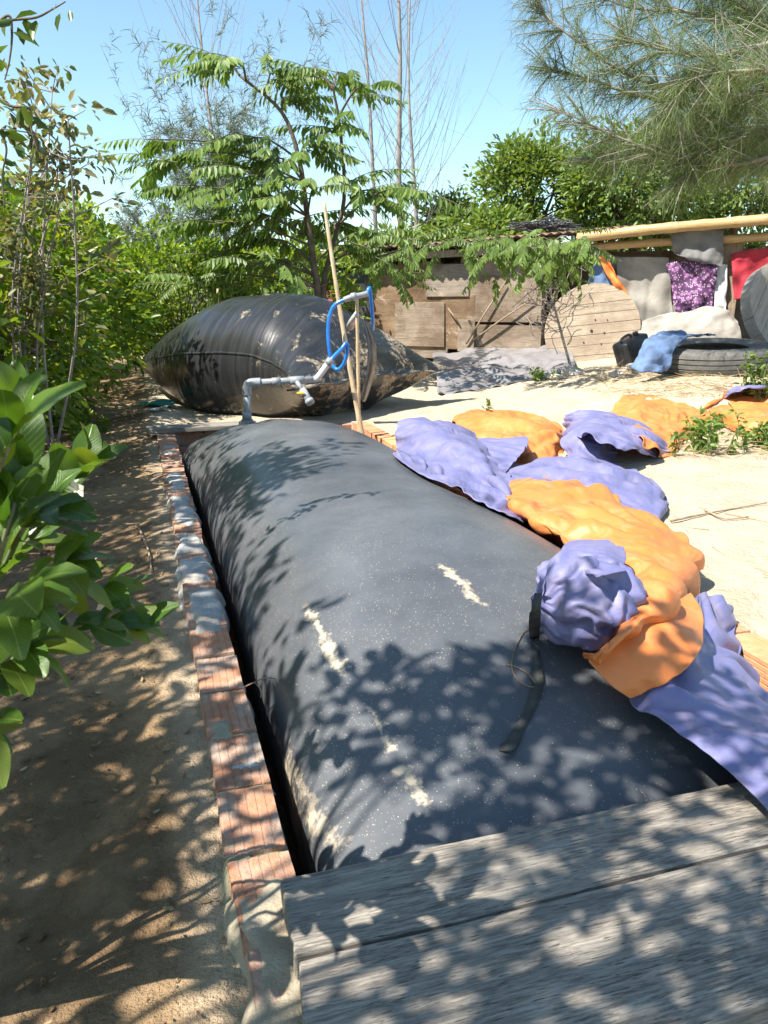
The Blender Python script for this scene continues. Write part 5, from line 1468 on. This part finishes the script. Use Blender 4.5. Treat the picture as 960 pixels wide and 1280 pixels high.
for (u, v, n) in targets:
    Y = TY + rf.uniform(-.7, .55); tip = aty(u, v, Y)
    best = min(trunk[6:] + trunk2[8:], key=lambda q: (q - tip).length + .55 * max(0, q.z - tip.z + .25))
    mid = best.lerp(tip, .55) + Vector((0, 0, .10))
    q = spline([best, mid, tip], 6); mb.tube(q, [.013 * (1 - .85 * i / len(q)) + .002 for i in range(len(q))], 5)
    hd = Vector((tip.x - best.x, tip.y - best.y, 0)); hd = hd.normalized() if hd.length > .05 else Vector((rf.uniform(-1, 1), rf.uniform(-1, 1), 0)).normalized()
    for k in range(n):
        a = .35 + .65 * k / max(1, n - 1); p = q[min(len(q) - 1, int(a * (len(q) - 1)))]
        if rf.random() < .06: continue
        ang = rf.uniform(-1.9, 1.9) * (1.1 - .6 * a); c, s = math.cos(ang), math.sin(ang)
        d = Vector((hd.x * c - hd.y * s, hd.x * s + hd.y * c, rf.uniform(-.28, .32)))
        put_frond(tree, p, d, rf.uniform(.38, .82))
mb.build('trunk', M['bark'], tree)
# long leader with two clean fronds reaching left over the sky
for (u, v, L) in ((205, 178, .62), (222, 203, .62), (215, 355, .6), (235, 358, .55)): put_frond(tree, aty(u, v, TY - .3), (-1, -.1, .12), L)

# second, climbing over the shed eave
tb2 = on_ground(716, 468)
t2 = empty('pinnate_sapling', tb2, 'thin sapling climbing the shed front, its leaves spreading along the eave', 'tree')
mb = MB(); Y2 = tb2.y
st = spline([tb2, aty(708, 440, Y2), aty(696, 395, Y2), aty(688, 360, Y2 + .05), aty(690, 325, Y2 - .1), aty(688, 300, Y2 - .2)], 5)
mb.tube(st, [.013 * (1 - .7 * i / len(st)) + .004 for i in range(len(st))], 7)
rr = random.Random(19)
for (a, b) in (((640, 385), (690, 350)), ((600, 310), (688, 318)), ((560, 308), (640, 306)), ((735, 310), (692, 315)), ((655, 300), (690, 305)), ((710, 295), (690, 305)), ((650, 345), (690, 330)), ((470, 320), (560, 306))):
    q = spline([aty(b[0], b[1], Y2 - .1), aty((a[0] + b[0]) / 2, (a[1] + b[1]) / 2 - 4, Y2 - .25), aty(a[0], a[1], Y2 - .3)], 5)
    mb.tube(q, [.009 - .006 * i / len(q) for i in range(len(q))], 5)
# dry tangle of vine stems beside the reel
for i in range(46):
    p = aty(rr.uniform(668, 712), rr.uniform(345, 420), Y2 - rr.uniform(-.1, .1)); q = [p]
    for k in range(4): q.append(q[-1] + Vector((rr.gauss(0, .09), rr.gauss(0, .04), rr.gauss(.02, .10))))
    mb.tube(spline(q, 3), .0045, 4, False)
mb.build('stem', M['bark_grey'], t2)
for i in range(96):
    u = rr.choice([rr.uniform(465, 740), rr.uniform(560, 735)]); vv = 300 + rr.gauss(8, 9) + (10 if u < 500 else 0)
    put_frond(t2, aty(u, vv - 8 * rr.random(), Y2 - rr.uniform(.15, 1.1)), (rr.uniform(-1, 1), -rr.uniform(.2, 1), rr.uniform(-.5, .1)), rr.uniform(.30, .48))
for i in range(26):
    put_frond(t2, aty(rr.uniform(655, 735), rr.uniform(305, 352), Y2 - rr.uniform(.1, .4)), (rr.uniform(-1, 1), -rr.uniform(.2, 1), rr.uniform(-.7, 0)), rr.uniform(.24, .36))
for (u, v) in ((600, 338), (618, 345), (478, 345), (500, 352), (660, 300), (640, 292)):
    put_frond(t2, aty(u, v, Y2 - .3), (rr.uniform(-.6, .6), -.5, -.6), .34)

# ---------------- casuarinas
def strands(P, D, L, W, droop, rs):
    """thin needle strands, two bent quads each"""
    n = len(P); L = np.asarray(L).reshape(-1, 1); D = unit(D)
    B = unit(np.cross(D, rs.normal(size=(n, 3)))) * W
    p1 = P + D * L * .5 - np.array([0, 0, 1]) * L * droop * .2; p2 = P + D * L * .9 - np.array([0, 0, 1]) * L * droop * .7
    V = np.stack([P - B, P + B, p1 + B * .8, p1 - B * .8, p2 + B * .4, p2 - B * .4], 1).reshape(-1, 3)
    i = np.arange(n).reshape(-1, 1) * 6
    F = np.concatenate([i + np.array([[0, 1, 2, 3]]), i + np.array([[3, 2, 4, 5]])], 1).reshape(-1, 4)
    return V, F
def casuarina(name, label, base, top, r0, nb, blen, up, twigs, needles, nl, nw, mat, seed, group=None, start=.25, bare=1.0, droop=.5, extra=None, bark='bark_grey', stop=1.0):
    """straight tapering trunk, whippy rising branches, twigs and needle strands (bare = share of the height above which there are no needles)"""
    rs = np.random.default_rng(seed); base, top = Vector(base), Vector(top); H = (top - base).length
    e = empty(name, base, label, 'tree', group); mb = MB()
    tr = spline([base, base.lerp(top, .35) + Vector((rs.normal() * .01 * H, 0, 0)), base.lerp(top, .7) + Vector((rs.normal() * .012 * H, 0, 0)), top], 7)
    mb.tube(tr, [r0 * (1 - .93 * i / len(tr)) for i in range(len(tr))], 7)
    P, D = [], []
    br = []
    for b in range(nb):
        a = start + (stop - start) * (b + rs.random()) / nb; p = base.lerp(top, a)
        ang = rs.random() * 6.283; l = blen * (1 - .55 * a) * rs.uniform(.6, 1.2)
        hd = Vector((math.cos(ang), math.sin(ang), 0)); q = [p]
        for k in range(4): q.append(q[-1] + (hd * (1 - .12 * k) + Vector((rs.normal() * .12, rs.normal() * .12, up + .12 * k))) * l / 4)
        br.append((spline(q, 3), a, max(.25, r0 * .25 * (1 - .6 * a) / .02)))
    if extra: br += [(spline(q, 4), .1, 1.6) for q in extra]
    for (q, a, rk) in br:
        rb = .0095 * rk if not extra else .016 * min(1.5, rk)
        mb.tube(q, [rb * (1 - .85 * i / len(q)) + .0012 for i in range(len(q))], 4, False)
        for t in range(twigs):
            i = int(len(q) * (.15 + .85 * rs.random())); i = min(len(q) - 1, i); p = q[i]; tdir = (q[min(i + 1, len(q) - 1)] - q[max(0, i - 1)]).normalized()
            d = (tdir * .8 + Vector(rs.normal(size=3)) * .55 + Vector((0, 0, .25 * up))).normalized(); l = blen * .17 * rs.uniform(.5, 1.3)
            tip = p + d * l; mb.tube([p, p.lerp(tip, .5) + Vector((0, 0, .02 * l)), tip], [rb * .3, rb * .2, rb * .1 + .0008], 3, False)
            if a < bare:
                for k in range(needles):
                    f_ = rs.random(); P.append(p.lerp(tip, f_)); D.append(d * .7 + Vector(rs.normal(size=3)) * .55)
    mb.build('trunk', M[bark], e)
    if P:
        P = np.array(P); D = np.array(D); V, F = strands(P, D, nl * (.6 + .7 * rs.random(len(P))), nw, droop, rs)
        link('crown', npmesh('crown', V, F, M[mat]), e)
    return e
def gy(u, Y):
    p = aty(u, 370, Y); return Vector((p.x, Y, gz(p.x, Y)))
# bare-topped trees against the sky
casuarina('casuarina_tree', 'nearly bare tree with the thickest grey trunk above the shed', gy(512, 18), aty(492, -130, 18), .085, 46, 2.6, 1.15, 7, 0, .1, .004, 'needle_grey', 41, 'bare trees behind the shed', .18)
casuarina('casuarina_tree', 'thin bare tree just right of the thickest bare trunk', gy(522, 17.4), aty(514, -40, 17.4), .06, 38, 2.2, 1.0, 6, 0, .1, .004, 'needle_grey', 42, 'bare trees behind the shed', .2)
casuarina('casuarina_tree', 'thin bare tree just left of the thickest bare trunk', gy(478, 18.6), aty(446, -60, 18.6), .065, 40, 2.4, 1.1, 6, 0, .1, .004, 'needle_grey', 43, 'bare trees behind the shed', .18)
casuarina('casuarina_tree', 'tall grey casuarina with bare whippy top behind the feathery tree', gy(285, 17), aty(243, -40, 17), .06, 70, 2.6, 1.5, 8, 16, .22, .006, 'needle_grey', 44, None, .05, .50, .35)
casuarina('casuarina_tree', 'grey-green casuarina lower down behind the feathery tree', gy(262, 16), aty(268, 200, 16), .05, 60, 1.9, 1.0, 9, 22, .22, .006, 'needle_grey', 45, None, .08, 1.0, .35)
for (u, v, sd, lab) in ((158, 276, 46, 'small spiky grey casuarina top farthest left on the skyline'), (186, 292, 47, 'second small casuarina top on the left skyline'), (212, 284, 48, 'small grey casuarina top next to the feathery tree')):
    casuarina('casuarina_tree', lab, gy(u + 4, 22), aty(u, v, 22), .04, 34, 1.1, 1.0, 6, 16, .22, .007, 'needle_grey', sd, 'casuarinas on the left skyline', .1, 1.0, .3)
# big casuarina reaching in from the right
ex = []
for (pts, dy) in [([(1010, 60), (900, 110), (800, 100), (720, 50), (672, 12)], 0), ([(1010, 80), (900, 130), (800, 120), (735, 98), (690, 90)], .3), ([(1010, 180), (920, 205), (840, 195), (770, 170), (705, 140)], -.2),
                  ([(1000, 20), (930, 30), (860, 15), (790, 10), (740, -10)], .2), ([(1000, 130), (930, 130), (870, 160), (800, 190), (750, 200)], .5), 
                  ([(1010, 40), (940, 60), (880, 70), (820, 60), (780, 50)], -.4), ([(1010, 0), (960, -10), (880, -20), (800, -20)], .3),
                  ([(1010, 100), (960, 90), (910, 90), (860, 100), (840, 130)], -.6), ([(1010, 150), (960, 160), (900, 180), (860, 215)], -.3), ([(1010, 210), (970, 190), (930, 170), (900, 150)], .6),
                  ([(1020, 60), (970, 40), (920, 0), (880, -40)], .1), ([(1020, 230), (985, 205), (955, 200), (925, 205)], .4), ([(1020, 120), (985, 115), (950, 120), (905, 130)], .2)]:
    ex.append([aty(u, v, 7.6 + dy + .10 * i) for i, (u, v) in enumerate(pts)])
casuarina('casuarina_tree', 'big feathery casuarina reaching in from the right over the shed', gy(1100, 8.2), aty(1060, -300, 8.2), .14, 14, 2.2, .35, 105, 40, .16, .0014, 'needle', 50, None, .45, 1.0, .55, ex, 'bark_grey')

# ---------------- broad-leaved trees behind the shed
for (u, v, Y, ru, rv, n, lab, mt, sd) in [(664, 238, 15.5, 66, 62, 300, 'rounded light green tree rising above the middle of the shed roof', 'leaf_tree', 61),
                                      (790, 235, 14.5, 85, 60, 330, 'broad green tree behind the bamboo roof edge', 'leaf_tree', 62),
                                      (905, 215, 15.5, 100, 95, 420, 'tall dense green tree behind the casuarina at the right edge', 'leaf_tree', 63),
                                      (560, 278, 19, 36, 26, 120, 'small dark tree showing between the bare trunks and the shed', 'leaf_dark', 64),
                                      (600, 300, 14, 70, 26, 200, 'low green tree crown just over the shed roof', 'leaf_tree', 65),
                                      (500, 335, 14.5, 70, 40, 200, 'green tree behind the end of the shed roof', 'leaf_tree', 66)]:
    c = aty(u, v, Y)
    broad_tree('broadleaf_tree', lab, gp(c.x, Y), (c.x, Y, c.z), (ru * Y / 1000, ru * Y / 1000 * .8, rv * Y / 1000), int(n * 1.25), 20, .115, mt, sd, None, .07, .24, 30, .5, 'bark')
# far wood closing the horizon
rs = np.random.default_rng(70); C = []
for i in range(2600):
    x = rs.uniform(-26, 26); y = rs.uniform(24, 32); h = 2.6 + 1.1 * mnoise.noise(Vector((x * .35, y * .2, 1)))
    C.append((x, y, rs.uniform(.1, 1) ** .7 * h))
C = np.array(C); V, F = clump_leaves(C, unit(rs.normal(size=C.shape) + np.array([0, -.6, .6])), 9, rs, .34, .4, .5)
o = link('treeline', npmesh('treeline', V, F, M['leaf_dark'])); tag(o, 'far green wood closing the view behind the orchard and shed', 'wood', None, 'stuff')

# ---------------- ground cover and small plants
def weed(label, u, v, n, h, spread, L, mat='leaf_tree', seed=1, name='weed'):
    rs = np.random.default_rng(seed); b = on_ground(u, v); e = empty(name, b, label, 'weed'); C = []
    for i in range(n):
        p = b + Vector((rs.normal() * spread, rs.normal() * spread, -.01)); t_ = p + Vector((rs.normal() * h * .3, rs.normal() * h * .3, h * rs.uniform(.6, 1.1)))
        q = spline([p, p.lerp(t_, .5) + Vector((rs.normal() * .02, 0, 0)), t_], 4); mb = MB(); mb.tube(q, [.004, .004, .0035, .003, .003, .003, .0025, .002, .002], 4, False); mb.build('stem', M['bark_green'], e); C += [x for x in q[2:]]
    C = np.array(C); V, F = clump_leaves(C, unit(rs.normal(size=C.shape) + np.array([0, 0, .5])), 4, rs, L, .02, .5)
    link('leaves', npmesh('leaves', V, F, M[mat]), e); return e
weed('leafy green weed growing against the orange tarpaulin heap', 882, 566, 12, .26, .10, .055, 'leaf_frond', 1)
weed('weed at the right edge above the straw mound', 948, 500, 10, .36, .10, .06, 'leaf_frond', 2)
weed('tiny seedling standing behind the orange fold of the tarpaulin', 600, 520, 1, .18, .02, .05, 'leaf_frond', 3)
weed('small tuft of weeds at the foot of the grey plastic sheet', 676, 476, 9, .12, .08, .045, 'leaf_frond', 4)
weed('green weed at the right edge below the orange tarpaulin end', 962, 560, 7, .16, .08, .05, 'leaf_frond', 5)
weed('green weed under the shade at the far end of the path', 100, 545, 9, .16, .15, .05, 'leaf_citrus', 6)
# straw
rs = np.random.default_rng(80); P, D = [], []
def straw_at(n, u0, u1, v0, v1):
    for i in range(n):
        p = on_ground(rs.uniform(u0, u1), rs.uniform(v0, v1)); P.append(p + Vector((0, 0, .008 + abs(rs.normal()) * .018))); D.append((rs.normal(), rs.normal(), rs.normal() * .18))
straw_at(900, 740, 985, 462, 498); straw_at(420, 830, 985, 535, 575); straw_at(14, 700, 980, 580, 760)
V, F = strands(np.array(P), np.array(D, float), (.10 + .16 * rs.random(len(P))), .0024, .0, rs)
o = link('straw', npmesh('straw', V, F, M['straw'])); tag(o, 'dry straw scattered over the mound in front of the tyre', 'straw', None, 'stuff')
# leaf litter under the orchard
P, D = [], []
for i in range(2600):
    t_ = rs.uniform(-.5, 8.5); s_ = -abs(rs.normal()) * .75 - .02 if rs.random() < .8 else rs.uniform(-2.2, -.05)
    w = pit(s_, t_); P.append((w.x, w.y, gz(w.x, w.y) + .006)); D.append((rs.normal(), rs.normal(), rs.normal() * .15))
P = np.array(P); L = .007 + .017 * rs.random(len(P)) ** 2.2
V, F = leaf_arrays(P, np.array(D, float), np.array([[0, 0, 1.]]) + rs.normal(size=P.shape) * .25, L, L * .42, -.1)
o = link('leaf_litter', npmesh('leaf_litter', V, F, M['litter'])); tag(o, 'dry fallen leaves scattered along the sandy path', 'leaf litter', None, 'stuff')
# twigs on the sand
rr = random.Random(3); k = 0
for (pl, lab) in (([(838, 655), (868, 648), (900, 642), (958, 632)], 'long crooked twig lying on the bright sand'), ([(880, 640), (905, 652), (935, 650)], 'short twig lying below the long one on the bright sand'),
                  ([(474, 548), (500, 552), (520, 549)], 'bent twig on the sand at the foot of the bamboo stakes'), ([(172, 660), (185, 690), (190, 720)], 'thin twig lying on the shaded path'), ([(700, 455), (690, 470), (712, 478)], 'little stick by the grey plastic sheet')):
    q = spline([on_ground(u, v) + Vector((0, 0, .012)) for u, v in pl], 5); mb = MB(); mb.tube(q, [.006 - .003 * i / len(q) for i in range(len(q))], 5)
    o = mb.build('dry_twig', M['twig']); tag(o, lab, 'twig')
# a scrap of green netting and pale litter at the path's far end
b = on_ground(172, 512); rows = [[b + Vector((x * .11, y * .09, .03 + .04 * rr.random())) for x in range(4)] for y in range(3)]
o = sheet('green_rag', wrinkle(patch(rows, 5, 5), .05, 6, 3), [simple('green_rag', (.02, .16, .12), .8)], None, .005); tag(o, 'crumpled dark green rag at the far end of the path', 'rag')
for (u, v, lab, sd) in ((185, 516, 'white scrap of litter beside the dark green rag', 3), (196, 514, 'smaller pale scrap next to the white litter', 5)):
    b = on_ground(u, v); rows = [[b + Vector((x * .05, y * .05, .01 + .03 * rr.random())) for x in range(3)] for y in range(3)]
    o = sheet('paper_scrap', wrinkle(patch(rows, 4, 4), .02, 9, sd), [M['white_cloth']], None, .003); tag(o, lab, 'scrap')
# electric wires crossing the sky
for (a, b, lab) in (((560, 262), (760, 118), 'upper thin electric wire crossing the sky by the casuarina'), ((560, 282), (760, 150), 'lower thin electric wire crossing the sky by the casuarina')):
    p, q = aty(*a, 24), aty(*b, 20); q = q + (q - p) * 1.5; p = p - (q - p) * .5
    mb = MB(); mb.tube([p.lerp(q, i / 14) + Vector((0, 0, -.5 * math.sin(math.pi * i / 14))) for i in range(15)], .007, 4); o = mb.build('electric_wire', M['rubber']); tag(o, lab, 'wire')

# clods and pebbles on the path
bm = bmesh.new(); rs = np.random.default_rng(91)
for i in range(420):
    w = pit(-.03 - abs(rs.normal()) * .55, rs.uniform(-.5, 6)); r = .003 + .010 * rs.random() ** 3
    q = bmesh.ops.create_icosphere(bm, subdivisions=1, radius=r)
    k = Vector((rs.uniform(.7, 1.5), rs.uniform(.7, 1.5), rs.uniform(.5, .9)))
    for v in q['verts']: v.co = Vector((v.co.x * k.x, v.co.y * k.y, v.co.z * k.z)) * (1 + .25 * rs.normal() * .5) + Vector((w.x, w.y, gz(w.x, w.y) + r * .3))
me = bpy.data.meshes.new('pebbles'); bm.to_mesh(me); bm.free(); me.materials.append(M['sand'])
o = link('pebbles', me); tag(o, 'small clods and pebbles strewn on the sandy path', 'pebbles', None, 'stuff')
